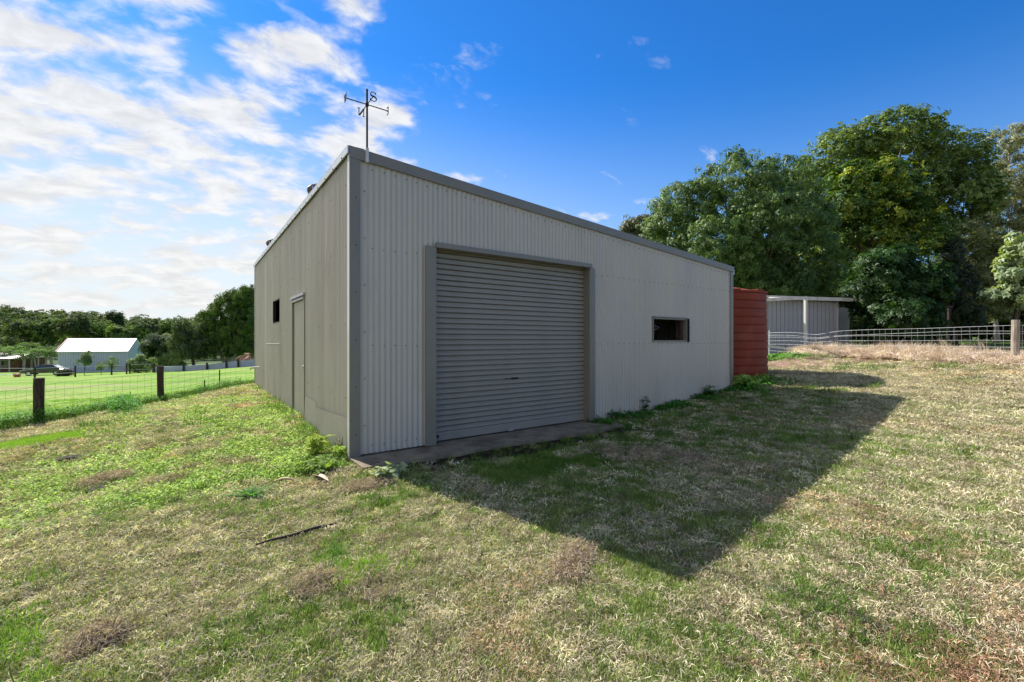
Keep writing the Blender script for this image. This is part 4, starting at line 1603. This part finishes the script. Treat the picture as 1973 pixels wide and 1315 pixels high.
b = MB()
hs_ = (.03, .17, .33, .48, .64, .80, 1.0)
for h in hs_:
    b.tube([fpt(s, h + .005 * math.sin(s * 1.7 + h * 9)) for s in np.arange(-4.5, Ltot, .2)], .0036 if h < 1 else .0045, 4, False)
for s in sL:
    ln = .0025 * math.sin(s * 7)
    b.tube([fpt(s + ln * k, hs_[k]) for k in range(7)], .0034, 4, False)
b.tube([fpt(s, .86 + .03 * math.sin(s * 1.1)) for s in np.arange(-4.5, Ltot, .4)], .004, 4, False)
b.build('wire_mesh', M['galv'], rfc)
for s in (0, -3.9):
    b = MB()
    q = fpt(s, 0)
    b.tube([q + Vector((0, .05, -.3)), q + Vector((0, .05, .6)), q + Vector((.01, .05, 1.28))], [.09, .085, .08], 10)
    b.build('post', M['postgrey'], rfc)
for s in (Ltot - 1.0,):
    b = MB()
    q = fpt(s, 0)
    b.tube([q + Vector((0, .03, -.2)), q + Vector((0, .03, 1.0))], .025, 6)
    b.build('picket', M['galv'], rfc)

# ------------------------------------------------------------------ left wire fence
pA, pB = Vector((-11.8, 11.1, 0)), Vector((-10.5, 13.3, 0))
dl = (pB - pA).normalized()
lf = empty('wire_fence', (pA.x, pA.y, TH(pA.x, pA.y)), 0, 'old low wire fence with two dark timber posts, left side', 'fence')
org = Vector((pA.x, pA.y, TH(pA.x, pA.y)))


def lpt(s, h):
    p = pA + dl * s
    return Vector((p.x, p.y, TH(p.x, p.y) + h)) - org


for s, h, r in ((0, 1.12, .105), (2.56, 1.1, .085)):
    b = MB()
    q = lpt(s, 0)
    rnd_ = random.Random(int(s * 9))
    pts = [q + Vector((rnd_.uniform(-.012, .012), rnd_.uniform(-.012, .012), z)) for z in (-.3, 0, .3, .6, .9, h)]
    b.tube(pts, [r * k for k in (1.05, 1.1, 1.0, .97, 1.0, .98)], 9)
    b.build('post', M['post'], lf)
for s, h in ((4.2, .72), (3.75, .45), (-3.2, 1.0)):
    q = lpt(s, 0)
    MB().tube([q + Vector((0, 0, -.2)), q + Vector((0, 0, h))], .018, 5).build('picket', M['black'], lf)
b = MB()
for h in (.06, .22, .38, .56, .74, .92):
    b.tube([lpt(s, h + .02 * math.sin(s * 1.7)) for s in np.arange(-6, 5.6, .4)], .003, 4, False)
for s in np.arange(-6, 5.6, .17):
    b.tube([lpt(s, .02), lpt(s + .01, .92)], .0024, 4, False)
b.build('wire_mesh', M['wiredark'], lf)

# ------------------------------------------------------------------ far fence, low sheet fence
ff_ = P(67, 45)
far = empty('field_fence', ff_, 0, 'distant single rail wire fence with dark posts before the blue shed', 'fence')
pts = [(67, 46), (145, 51), (215, 54), (244, 56), (250, 56.5), (297, 58)]
W_ = []
for px, Z in pts:
    q = P(px, Z) - ff_
    MB().box(q.x - .06, q.x + .06, q.y - .06, q.y + .06, q.z - .2, q.z + 1.3).build('post', M['post'], far)
    W_.append(q)
q0, q1 = W_[3], W_[4]
MB().tube([q0 + Vector((0, 0, 1.4)), q1 + Vector((1.0, .2, .1))], .05, 5).build('brace', M['post'], far)
b = MB()
for h in (.5, 1.15):
    b.tube([W_[0] + Vector((-20, -3, h + .3))] + [w + Vector((0, 0, h)) for w in W_], .02, 4, False)
b.build('wire', M['galv'], far)

sf0 = P(297, 59)
sf = empty('sheet_fence', sf0, 0, 'low fence of pale horizontal corrugated sheets under the big tree', 'fence')
pp_ = [(297, 59, .72), (355, 58.5, .72), (400, 58, .72), (437, 58, .8), (460, 58, .85), (500, 58, .9), (530, 58, .9)]
for i, ((pa, za, ha), (pb, zb, hb)) in enumerate(zip(pp_, pp_[1:])):
    a, c = P(pa, za) - sf0, P(pb, zb) - sf0
    rows = 7
    V, Fc = [], []
    for k in range(rows * 4 + 1):
        t = k / (rows * 4)
        o = .03 * math.cos(2 * math.pi * k / 4)
        V += [(a.x + .02, a.y + o, a.z + .03 + t * ha), (c.x - .02, c.y + o, c.z + .03 + t * hb)]
    for k in range(rows * 4): Fc.append((2 * k, 2 * k + 1, 2 * k + 3, 2 * k + 2))
    link('sheet', mkmesh('sheet', V, Fc, M['bluewall'], True), sf)
    MB().box(a.x - .09, a.x + .09, a.y - .20, a.y - .05, a.z - .2, a.z + ha + .25).build('post', M['post'], sf)

# ------------------------------------------------------------------ neighbour's blue-grey shed
dA = R(22)
nb0 = Vector((-67.3, 66, -3.5))
ns_ = empty('neighbour_shed', nb0, dA, 'distant blue grey shed with gable roof whitened for sun glare in the field', 'shed')
Lx, Ly, He = 8.3, 6.1, ZH(677.5, 66) + 3.5
Hr = He + 1.85


def ribwall(L, topf, bot, along, off, mat, rib=.29, flip=False, n=None):
    V, Fc = [], []
    xs = []
    k = int(L / rib)
    rb = L / k
    for i in range(k):
        for fx_, o in ((0, 0), (.62, 0), (.70, 1), (.92, 1)):
            xs.append(((i + fx_) * rb, o))
    xs.append((L, 0))
    for x, o in xs:
        d_ = off - .035 * o
        for z in (bot, topf(x)): V.append((x, d_, z) if along == 'x' else (d_ * -1 if False else d_, x, z))
    for i in range(len(xs) - 1):
        q = (2 * i, 2 * i + 2, 2 * i + 3, 2 * i + 1)
        Fc.append(q)
    return mkmesh('wall', V, Fc, mat)


link('wall', ribwall(Lx, lambda x: He, -.3, 'x', 0, M['bluewall']), ns_)
gab = lambda y: He + (Hr - He) * (1 - abs(y - Ly / 2) / (Ly / 2))
MB().hexa([(Lx - .02, .05, -.3), (Lx, .05, -.3), (Lx, Ly, -.3), (Lx - .02, Ly, -.3), (Lx - .02, .05, He), (Lx, .05, He), (Lx, Ly, He), (Lx - .02, Ly, He)])
b = MB()
b.v = [(Lx, 0, -.3), (Lx, Ly, -.3), (Lx, Ly, He), (Lx, Ly / 2, Hr), (Lx, 0, He)]
b.f = [(0, 1, 2, 3, 4)]
b.v += [(x - .04, y, z) for x, y, z in b.v]
b.f += [(9, 8, 7, 6, 5)]
b.build('gable_wall', M['bluewall'], ns_)
b = MB()
b.v = [(0, 0, -.3), (0, Ly, -.3), (0, Ly, He), (0, Ly / 2, Hr), (0, 0, He)]
b.f = [(4, 3, 2, 1, 0)]
b.build('gable_wall', M['bluewall'], ns_)
MB().box(.0, Lx, Ly - .03, Ly, -.3, He).build('wall', M['bluewall'], ns_)
for sgn in (0, 1):
    b = MB()
    y0, y1 = (-.25, Ly / 2) if sgn == 0 else (Ly + .25, Ly / 2)
    z0_ = He - .12
    b.hexa([(-.1, y0, z0_), (Lx + .1, y0, z0_), (Lx + .1, y1, Hr), (-.1, y1, Hr), (-.1, y0, z0_ + .08), (Lx + .1, y0, z0_ + .08), (Lx + .1, y1, Hr + .08), (-.1, y1, Hr + .08)])
    b.build('roof', M['glareroof'], ns_)
b = MB()
b.hexa([(-.2, -.27, He - .2), (-.11, -.27, He - .2), (-.11, Ly / 2, Hr - .08), (-.2, Ly / 2, Hr - .08), (-.2, -.27, He + .02), (-.11, -.27, He + .02), (-.11, Ly / 2, Hr + .14), (-.2, Ly / 2, Hr + .14)])
b.build('barge_board', M['redtrim'], ns_)
b = MB()
b.tube([(Lx + .05, -.04, -.2), (Lx + .05, -.04, He - .2)], .06, 6)
b.tube([(Lx + .06, 3.9, 0), (Lx + .06, 3.9, He + .1), (Lx + .06, 5.9, He + .15)], .05, 5)
b.tube([(Lx + .06, .3, 1.4), (Lx + .06, 3.9, 1.5)], .05, 5)
b.build('downpipe', M['whitepaint'], ns_)

# house at far left
hb = P(-12, 74)
hs2 = empty('bungalow', hb, R(10), 'low brick bungalow with pale verandah roof at the far left edge', 'house')
MB().box(-6, 2.4, 1.5, 7, -.3, 2.3).build('wall', M['brick'], hs2)
b = MB()
b.hexa([(-6.4, -.6, 2.2), (3.6, -.6, 2.2), (3.0, 7.4, 2.35), (-6.4, 7.4, 2.35), (-6.4, -.6, 2.3), (3.6, -.6, 2.3), (2.6, 4, 3.1), (-6.4, 4, 3.1)])
b.build('roof', M['pinkroof'], hs2)
for x in (-3.5, -1.2, 1.0, 2.4):
    MB().box(x - .06, x + .06, -.3, -.18, -.3, 2.19).build('verandah_post', M['whitepaint'], hs2)
for x in (-3, -.4):
    wn_ = MB().box(x, x + 1.5, 1.44, 1.499, .9, 1.95).build('window', M['whitepaint'], hs2)
    MB().box(x + .08, x + 1.42, 1.41, 1.438, .98, 1.87).build('pane', M['glass'], wn_)

# ------------------------------------------------------------------ car
cp = P(88, 60)
car = empty('parked_car', cp, R(205), 'dark sedan parked beside the distant blue shed', 'car')
W2 = .86
low = [(-2.2, .35), (-2.22, .75), (-2.05, .88), (-1.2, .93), (1.05, .90), (2.05, .78), (2.2, .6), (2.22, .32)]


def loft(sections, mat, name, parent):
    V, Fc = [], []
    n = len(sections[0])
    for s in sections: V += s
    for i in range(len(sections) - 1):
        for j in range(n):
            Fc.append((i * n + j, i * n + (j + 1) % n, (i + 1) * n + (j + 1) % n, (i + 1) * n + j))
    Fc.append(tuple(range(n))[::-1])
    Fc.append(tuple((len(sections) - 1) * n + j for j in range(n)))
    return link(name, mkmesh(name, V, Fc, mat, False), parent)


bd = loft([[(x, w, z if w * w < .7 else z - .04 * (z > .5)) for x, z in low] for w in (-W2, -W2 * .88, W2 * .88, W2)], M['carpaint'], 'body', car)
cab = [(-1.75, .92), (-.95, 1.38), (.25, 1.40), (1.05, .91)]
loft([[(x * (1 if z < 1 else .96), w * (1 if z < 1 else .82), z) for x, z in cab] for w in (-.76, .76)], M['glass'], 'windows', car)
MB().hexa([(-.98, -.64, 1.385), (.27, -.64, 1.405), (.27, .64, 1.405), (-.98, .64, 1.385), (-.9, -.58, 1.44), (.18, -.58, 1.455), (.18, .58, 1.455), (-.9, .58, 1.44)]).build('roof', M['carpaint'], car)
for x in (-1.35, 1.35):
    for s in (-1, 1):
        MB().tube([(x, s * .70, .32), (x, s * .88, .32)], .32, 16).build('wheel', M['tyre'], car)
        MB().tube([(x, s * .881, .32), (x, s * .895, .32)], .19, 12).build('rim', M['rim'], car)
for s in (-1, 1):
    MB().box(2.17, 2.235, s * .62 - .16, s * .62 + .16, .58, .72).build('headlight', M['rim'], car)
MB().box(2.21, 2.24, -.36, .36, .42, .60).build('grille', M['black'], car)

# orange tub and rusty bush beside drive
tb = P(33, 56)
ot = empty('garden_tub', tb, 0, 'small orange red tub on the pale gravel drive', 'tub')
MB().lathe([(0, 0), (.28, 0), (.38, .42), (.34, .42), (.26, .08), (0, .08)], 14).build('bowl', M['orange'], ot)
MB().lathe([(.385, .38), (.41, .40), (.41, .44), (.385, .45)], 14).build('rim', M['orange'], ot)

# ------------------------------------------------------------------ left trees
b0 = base_at(440, 64)
Lb = [lob(470, 575, 64, 24, 26, 0, b0), lob(448, 590, 64, 26, 30, 0, b0), lob(425, 610, 64, 28, 28, 0, b0), lob(478, 620, 64, 22, 36, 0, b0), lob(450, 635, 64, 30, 32, 0, b0), lob(410, 640, 64, 26, 28, 0, b0),
      lob(470, 665, 64, 22, 24, 0, b0), lob(430, 668, 64, 24, 22, 0, b0), lob(398, 665, 64, 20, 22, 0, b0), lob(488, 580, 64, 12, 30, 0, b0)]
tree('paperbark_tree', b0, Lb, 4200, MID, [(.05, .09, .025), (.09, .14, .035), (.15, .21, .05)], 'tall drooping tree with pale trunks left of the shed', trunk_r=.3, bark='palebark', cl=.8, inner=.15, upbias=.1, ntr=3, leafmat='leafdull', sag=.8)
b0 = base_at(372, 62)
tree('feathery_tree', b0, [lob(362, 640, 62, 20, 22, 0, b0), lob(385, 650, 62, 20, 24, 0, b0), lob(350, 662, 62, 18, 20, 0, b0), lob(372, 675, 62, 26, 18, 0, b0)], 1700, FINE * 1.7, [(.08, .11, .05), (.12, .16, .07), (.17, .21, .10)],
     'dull feathery tree leaning left of the tall drooping tree', trunk_r=.25, cl=.8, inner=.2, leafmat='leafdull')
b0 = base_at(312, 68)
tree('white_flowering_tree', b0, [lob(312, 662, 68, 26, 18, 0, b0), lob(300, 676, 68, 20, 16, 0, b0), lob(326, 674, 68, 20, 20, 0, b0)], 1300, MID, [(.03, .06, .02), (.05, .09, .03), (.3, .33, .25)],
     'rounded dark tree dusted with pale flowers right of the blue shed', trunk_r=.15, cl=.7, inner=.4, upbias=.9, leafmat='leafdull')
# trees around and behind the blue shed
tl = [(140, 628, 85, 26, 22, 'bushy tree directly behind the left end of the white roof'), (175, 640, 90, 30, 20, 'umbrella shaped dark tree behind the white roof'),
      (222, 618, 110, 12, 22, 'tall emergent thin tree standing above the far ridge'), (250, 645, 88, 30, 24, 'dense tree behind the right end of the white roof'),
      (290, 650, 92, 24, 26, 'upright dark tree between blue shed and flowering tree'), (335, 640, 100, 26, 28, 'mid green tree behind the flowering tree'), (205, 640, 95, 24, 22, 'lime tinted tree behind the middle of the white roof'),
      (385, 625, 120, 24, 22, 'hazy green tree behind the feathery tree'), (270, 632, 120, 26, 20, 'broad distant tree right of the emergent thin tree'), (100, 640, 100, 30, 26, 'rounded tree behind the palm grove'),
      (40, 640, 100, 34, 26, 'large rounded tree above the bungalow roof'), (498, 640, 90, 26, 40, 'olive tree just showing at the left wall of the shed')]
for i, (px, py, Z, rx_, ry_, lab) in enumerate(tl):
    b0 = base_at(px, Z)
    r_ = random.Random(200 + i)
    cz = ZH(py, Z) - b0.z
    L = lobeset(r_, (0, 0, cz), (rx_ / 858 * Z, rx_ / 858 * Z, ry_ / 858 * Z), 6, (.4, .6))
    cols = [[(.04, .06, .024), (.07, .10, .035), (.12, .16, .05)], [(.05, .09, .026), (.10, .16, .04), (.18, .26, .06)]][i % 2]
    tree('far_tree', b0, L, 800, COARSE * .9, cols, lab, group='trees around the distant blue shed', trunk_r=.2, cl=1.2, inner=.35, leafmat='leafdull')


def palm(px, Z, h, label, rs):
    r_ = random.Random(rs)
    b0 = base_at(px, Z)
    t = empty('palm_tree', b0, 0, label, 'palm tree', 'palms in the grove by the bungalow')
    for k in range(2):
        ox = r_.uniform(-.8, .8) * k
        hh_ = h * (1 - .2 * k)
        MB().tube([(ox * .3, 0, -.2), (ox * .7, 0, hh_ * .5), (ox, 0, hh_)], [.13, .10, .08], 7).build('trunk', M['palebark'], t)
        V, Fc = [], []
        for j in range(15):
            a = 2 * math.pi * j / 15 + r_.uniform(-.2, .2)
            L_ = r_.uniform(1.7, 2.5)
            el = r_.uniform(.35, 1.4)
            prev = None
            for s in range(9):
                u_ = s / 8
                rr_ = L_ * u_ * math.cos(el * (1 - u_ * .3))
                z = hh_ + L_ * u_ * math.sin(el) - 1.3 * u_ * u_ * L_ * .6
                c = Vector((ox + rr_ * math.cos(a), rr_ * math.sin(a), z))
                w = .42 * math.sin(math.pi * min(.95, u_ * .85 + .12))
                sd = Vector((-math.sin(a), math.cos(a), 0))
                for sg in (-1, 1):
                    bb = len(V)
                    d_ = Vector((math.cos(a), math.sin(a), 0)) * .12
                    V += [tuple(c), tuple(c + d_ * .7), tuple(c + sd * sg * w + d_ * 1.5 + Vector((0, 0, -.25 * w - .05))), tuple(c + sd * sg * w + d_ * .8 + Vector((0, 0, -.25 * w - .08)))]
                    Fc.append((bb, bb + 1, bb + 2, bb + 3))
        co = np.tile(np.array([(.12, .20, .05)]) * r_.uniform(.8, 1.5), (len(V), 1))
        link('fronds', npmesh('fronds', np.array(V), np.array(Fc), M['leafdull'], co), t)


pl = [(8, 76, 3.2), (28, 78, 3.9), (45, 75, 3.0), (60, 77, 4.3), (74, 75, 3.2), (88, 77, 3.6), (100, 76, 3.1), (18, 84, 3.8), (-10, 80, 4.0)]
plab = ['palm directly behind the bungalow roof', 'taller palm right of the bungalow roof', 'short palm left of the tallest palm', 'tallest bright palm above the parked car', 'short palm right of the tallest palm', 'palm second from the left end of the blue shed',
        'palm nearest the left end of the blue shed', 'palm in the back row behind the bungalow', 'palm at the left edge beyond the bungalow']
for i, (px, Z, h) in enumerate(pl): palm(px, Z, h, plab[i], i)

# saplings and shrubs by the far fence
for px, Z, h, lab, n_ in ((163, 57, 3.0, 'staked young tree, biggest of three before the blue shed', 150), (195, 57, 1.6, 'smallest thin sapling before the blue shed', 30), (216, 58, 2.2, 'thin sapling beside the fence post before the blue shed', 50)):
    b0 = base_at(px, Z)
    tree('sapling', b0, [(0, 0, h * .6, h * .2, h * .2, h * .35), (0.05, 0, h * .85, h * .12, h * .12, h * .16)], n_, MID * .7, [(.12, .17, .07), (.24, .30, .13)], lab, group='saplings by the far fence', trunk_r=.035, cl=.5, leafmat='leafdull')
b0 = base_at(124, 55)
tree('rusty_shrub', b0, [(-.3, 0, .25, .45, .4, .3), (.35, 0, .3, .45, .4, .33)], 250, MID * .7, [(.06, .07, .03), (.12, .10, .05)], 'low brownish shrub beside the parked car', 'shrub', trunk_r=.03, cl=.35, leafmat='leafdull')
for px, Z, h, lab in ((283, 60, 2.2, 'rambling light green shrub left of the sheet fence'), (330, 66, 2.4, 'loose pale green shrub behind the sheet fence')):
    b0 = base_at(px, Z)
    tree('loose_shrub', b0, [(-.9, 0, h * .5, 1.1, .8, h * .45), (.8, 0, h * .45, 1.2, .8, h * .4)], 420, MID * .9, [(.14, .20, .06), (.26, .34, .12)], lab, 'shrub', trunk_r=.05, cl=.5, leafmat='leafdull')

# far woodland on the hill, one mass
VV, FF, CC = [], [], []  # crowns joined: a far wood read as one mass
cnt = 0
k0 = 0
for i in range(620):
    Z_ = 112 + 160 * (rng.random() ** .8)
    r_ = rng.uniform(-1.45, -.5)
    x, y = r_ * Z_, Z_
    g = TH(x, y)
    h = rng.uniform(6, 10.5)
    w = rng.uniform(2.6, 4.2)
    L = [(x, y, g + h * .62, w, w, h * .36), (x + rng.uniform(-1.5, 1.5), y, g + h * .8, w * .6, w * .6, h * .22), (x + rng.uniform(-2, 2), y, g + h * .45, w * .8, w * .8, h * .3)]
    t = rng.random()
    c0 = arr(.035, .055, .022) * (1 - t) + arr(.085, .11, .035) * t
    V, Fq, col = crown(L, 62, COARSE * 1.5, [c0, c0 * 1.5, c0 * 2.4], clump=1.3, inner=.2, low=-.4, upbias=.6)
    VV.append(V); FF.append(Fq + k0); CC.append(col)
    k0 += len(V)
wd = link('hill_woodland', npmesh('hill_woodland', np.concatenate(VV), np.concatenate(FF), M['leafdull'], np.concatenate(CC)))
tag(wd, 'dark wooded hillside filling the horizon on the left', 'woodland', kind='stuff')
# pinkish mound near the left wall
mp_ = P(482, 80)
mm = MB()
for i in range(9):
    for j in range(7):
        x, y = (i / 8 - .5) * 7, (j / 6 - .5) * 4
        mm.v.append((x, y, 2.3 * max(0, 1 - (x / 3.5) ** 2) * max(0, 1 - (y / 2) ** 2) * random.uniform(.75, 1.1) - .1))
for i in range(8):
    for j in range(6): mm.f.append((i * 7 + j, (i + 1) * 7 + j, (i + 1) * 7 + j + 1, i * 7 + j + 1))
M['pinkearth'] = pmat('pink_earth', (.42, .22, .16), .95, 0, .2, .3, 3, .5, 10)
mo = mm.build('earth_mound', M['pinkearth'], None, False, mp_)
tag(mo, 'heap of pinkish earth glimpsed beside the left wall of the shed', 'mound')

# ------------------------------------------------------------------ small plants and litter in the yard
def weedplant(name, p, h, spread, n, leaf, cols, label, stalks=6, cat='weed', group=None):
    t = empty(name, p, 0, label, cat, group)
    r_ = random.Random(int(p.x * 100) & 1023)
    b = MB()
    tips = []
    for k in range(stalks):
        a = r_.uniform(0, 6.283)
        e = Vector((math.cos(a), math.sin(a), 0)) * spread * r_.uniform(.3, 1) + Vector((0, 0, h * r_.uniform(.6, 1.0)))
        m = Vector((e.x * .35, e.y * .35, e.z * .55))
        b.tube([Vector((0, 0, -.02)), m, e], [.006, .005, .002], 5, False)
        tips.append((m, e))
    b.build('stem', M['stemg'], t)
    pos = []
    for i in range(n):
        m, e = tips[i % stalks]
        u_ = r_.random()
        q = (m * (u_ * 2) if u_ < .5 else m.lerp(e, u_ * 2 - 1)) + Vector((0, 0, .02)) + Vector((r_.gauss(0, .22), r_.gauss(0, .22), r_.gauss(0, .10))) * spread
        pos.append(q)
    pos = np.array([tuple(q) for q in pos])
    nrm = rng.normal(0, .4, (n, 3))
    nrm[:, 2] += 1
    Mx = frames(nrm)
    V = np.einsum('nij,kj->nki', Mx, leaf) * rng.uniform(.7, 1.2, n)[:, None, None] + pos[:, None, :]
    c = np.array(cols)
    tt = rng.random((n, 1))
    col = c[0] * (1 - tt) + c[1] * tt
    k = len(leaf)
    link('foliage', npmesh('foliage', V.reshape(-1, 3), np.arange(n * k).reshape(-1, 4), M['weed'], np.repeat(col[:, None], k, 1).reshape(-1, 3)), t)
    return t


M['stemg'] = pmat('green_stem', (.12, .16, .05), .7)
SML = rosette(5, .05, .03, .2, 8, .1)
SMLL = rosette(5, .075, .045, .2, 9, .1)
p = G(606, 882)
weedplant('yellow_weed', p, .30, .20, 85, SMLL * .9, [(.24, .33, .05), (.46, .52, .12)], 'bright yellow green leafy weed against the left kick panel', 9)
p = G(655, 880)
weedplant('seeding_weed', p, .34, .10, 40, rosette(4, .02, .01, .2, 3, .1), [(.40, .38, .25), (.5, .46, .36)], 'thin seeding weed stalks beside the shed corner', 7)
p = G(664, 884)
weedplant('corner_weed', p, .15, .16, 50, SML, [(.16, .25, .04), (.32, .42, .10)], 'low leafy weed at the very foot of the shed corner', 6)
p = G(748, 926)
weedplant('pale_weed', p, .14, .14, 45, SMLL, [(.24, .30, .16), (.42, .48, .30)], 'pale leafed weed at the end of the concrete apron', 6)
p = G(622, 912)
weedplant('broad_weed', p, .14, .26, 110, SMLL, [(.13, .22, .04), (.26, .36, .08)], 'broad leaved weed patch below the yellow weed', 7)
p = Vector((*l2w(9.45, -.25), 0)); p.z = TH(p.x, p.y)
weedplant('tank_weed', p, .34, .42, 110, SMLL * 1.3, [(.16, .30, .05), (.36, .52, .12)], 'sunlit bright leafy weed between the shed end and the tank', 10)
p = Vector((*l2w(7.9, -.10), 0)); p.z = TH(p.x, p.y)
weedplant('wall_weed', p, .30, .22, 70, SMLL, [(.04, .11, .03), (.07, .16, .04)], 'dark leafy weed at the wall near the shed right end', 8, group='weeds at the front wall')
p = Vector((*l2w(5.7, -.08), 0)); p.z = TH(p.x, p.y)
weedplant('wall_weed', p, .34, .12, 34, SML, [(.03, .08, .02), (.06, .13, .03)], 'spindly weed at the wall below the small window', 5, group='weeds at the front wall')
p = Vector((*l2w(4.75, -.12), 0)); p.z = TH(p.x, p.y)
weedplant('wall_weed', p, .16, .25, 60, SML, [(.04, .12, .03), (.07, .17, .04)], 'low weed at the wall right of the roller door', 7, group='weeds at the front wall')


def strap(name, p, n, l, w, label, col, cat='plant', flat=.3):
    t = empty(name, p, 0, label, cat)
    r_ = random.Random(n)
    V, Fc = [], []
    for k in range(n):
        a = r_.uniform(0, 6.283)
        L_ = l * r_.uniform(.6, 1.1)
        e = r_.uniform(flat, 1.2)
        c, s_ = math.cos(a), math.sin(a)
        prev = None
        for i in range(6):
            u_ = i / 5
            r2 = L_ * u_ * math.cos(e * (1 - .4 * u_))
            z = L_ * u_ * math.sin(e) * (1 - .55 * u_)
            ww = w * (1 - u_ ** 2) / 2 + .001
            V += [(r2 * c - ww * s_, r2 * s_ + ww * c, z), (r2 * c + ww * s_, r2 * s_ - ww * c, z)]
            if i:
                q = len(V)
                Fc.append((q - 4, q - 3, q - 1, q - 2))
    V = np.array(V)
    co = np.array(col)[None] * rng.uniform(.7, 1.3, (len(V) // 12, 1))
    link('leaves', npmesh('leaves', V, np.array(Fc), M['weed'], np.repeat(co, 12, 0)), t)
    MB().tube([(0, 0, -.02), (0, 0, .03)], .015, 6).build('crown_base', M['stemg'], t)
    return t


strap('strap_leaf_plant', G(484, 962), 46, .30, .020, 'dark green strap leaved clump on the bank left of the shed corner', (.09, .25, .035), flat=.5)

# stick, fronds, clods
a, c = G(493, 1062), G(648, 1018)
b = MB()
pts = [a.lerp(c, t) + Vector((0, .006 * math.sin(t * 5), .045 + .004 * math.sin(t * 11))) for t in np.linspace(0, 1, 14)]
b.tube([q - a for q in pts], [.006 + .009 * math.sin(math.pi * t) ** .6 * (.4 + .6 * t) for t in np.linspace(0, 1, 14)], 6)
so = b.build('fallen_stick', M['stick'], None, True, a)
tag(so, 'long thin dark stick lying on the grass in the left foreground', 'stick')


def sheath(px0, py0, px1, py1, w, label):
    a, c = G(px0, py0), G(px1, py1)
    d_ = (c - a)
    n_ = Vector((-d_.y, d_.x, 0)).normalized()
    V, Fc = [], []
    for i in range(9):
        t = i / 8
        ww = w * math.sin(math.pi * (.15 + .8 * t))
        m_ = d_ * t + Vector((0, 0, .03 + .03 * math.sin(t * 3)))
        V += [tuple(m_ - n_ * ww + Vector((0, 0, .02))), tuple(m_), tuple(m_ + n_ * ww + Vector((0, 0, .02)))]
    for i in range(8):
        q = i * 3
        Fc += [(q, q + 1, q + 4, q + 3), (q + 1, q + 2, q + 5, q + 4)]
    o = link('palm_sheath', mkmesh('palm_sheath', V, Fc, M['frond'], True), None, a)
    s_ = o.modifiers.new('thick', 'SOLIDIFY')
    s_.thickness = .004
    tag(o, label, 'dead leaf')


sheath(604, 924, 634, 938, .03, 'curled beige dead leaf on the weeds before the shed corner')
sheath(528, 937, 566, 934, .015, 'narrow pale dead leaf left of the curled beige one')
for i, (px, py, s_, lab) in enumerate(((133, 886, .10, 'dark earth clod on the dry bank at the left'), (190, 948, .09, 'dark clod at the edge of the leafy weeds'), (1435, 770, .09, 'dark clod in the shade near the shed right end'))):
    p = G(px, py)
    b = MB()
    r_ = random.Random(i)
    pr_ = [(0, .0)] + [(s_ * math.sin(t) * 1.5, s_ * .8 * (1 - math.cos(t)) * .5 + .0) for t in np.linspace(.3, 2.9, 6)] + [(0, s_ * .8)]
    b.lathe(pr_, 10)
    b.v = [(x * (1 + r_.uniform(-.2, .2)), y * (1 + r_.uniform(-.2, .2)), z + r_.uniform(-.01, .01)) for x, y, z in b.v]
    tag(b.build('earth_clod', M['rock'], None, True, p - Vector((0, 0, .02))), lab, 'clod')
xs_, ys_, ks_, ss_, ts_ = [], [], [], [], []
for (cx_, cy_, rx_, ry_, n_, lo, hi) in ((700, 1105, 70, 32, 260, (.14, .26, .03), (.30, .46, .07)), (640, 1078, 26, 14, 70, (.08, .19, .03), (.16, .32, .05)), (215, 1005, 32, 20, 110, (.08, .19, .03), (.17, .32, .05)),
                                        (75, 1120, 40, 22, 90, (.12, .22, .04), (.22, .34, .07)), (1120, 930, 220, 60, 420, (.05, .11, .025), (.11, .2, .045)), (1350, 830, 130, 22, 260, (.05, .12, .025), (.1, .2, .04)),
                                        (470, 985, 120, 18, 200, (.10, .20, .03), (.20, .34, .06)), (1760, 1080, 130, 60, 320, (.09, .18, .03), (.18, .30, .06)), (40, 1240, 60, 50, 160, (.14, .26, .04), (.28, .42, .08)), (1560, 1160, 80, 40, 160, (.10, .2, .03), (.2, .32, .06))):
    for _ in range(int(n_ * .5)):
        q = G(cx_ + random.gauss(0, rx_ * .8), cy_ + random.gauss(0, ry_ * .7))
        t = random.random()
        addpts(q.x, q.y, 8 + random.randint(0, 1), random.uniform(.5, 1.3), tuple(np.array(lo) * (1 - t) + np.array(hi) * t))
xa_, ya_ = np.array(xs_), np.array(ys_)
scatter('lush_grass', xa_, ya_, gz(xa_, ya_), np.array(ks_), np.array(ss_), np.array(ts_), 'loose patches of longer livelier green grass in the yard', 'grass')
# raked mounds of dry clippings: low heaps of straw
xs_, ys_, ks_, ss_, ts_ = [], [], [], [], []
for (px0, py0, px1, py1, w, nn_) in ((675, 950, 745, 928, .06, 160), (1085, 1120, 1120, 1070, .05, 120), (590, 1135, 630, 1128, .07, 50), (165, 1258, 205, 1235, .035, 90), (170, 940, 230, 920, .09, 160), (690, 1150, 740, 1125, .07, 35), (1180, 880, 1330, 885, .25, 260)):
    a, c = G(px0, py0), G(px1, py1)
    for _ in range(nn_):
        t = random.random()
        q = a.lerp(c, t) + Vector((random.gauss(0, w), random.gauss(0, w), 0))
        t = random.random()
        addpts(q.x, q.y, random.choice((3, 4, 5)), random.uniform(.8, 1.5), tuple(np.array((.22, .165, .12)) * (1 - t) + np.array((.6, .48, .36)) * t))
xa_, ya_ = np.array(xs_), np.array(ys_)
scatter('clipping_heaps', xa_, ya_, gz(xa_, ya_) + rng.random(len(xa_)) * .05, np.array(ks_), np.array(ss_), np.array(ts_), 'small raked heaps of brown dry clippings in the yard', 'dry grass')
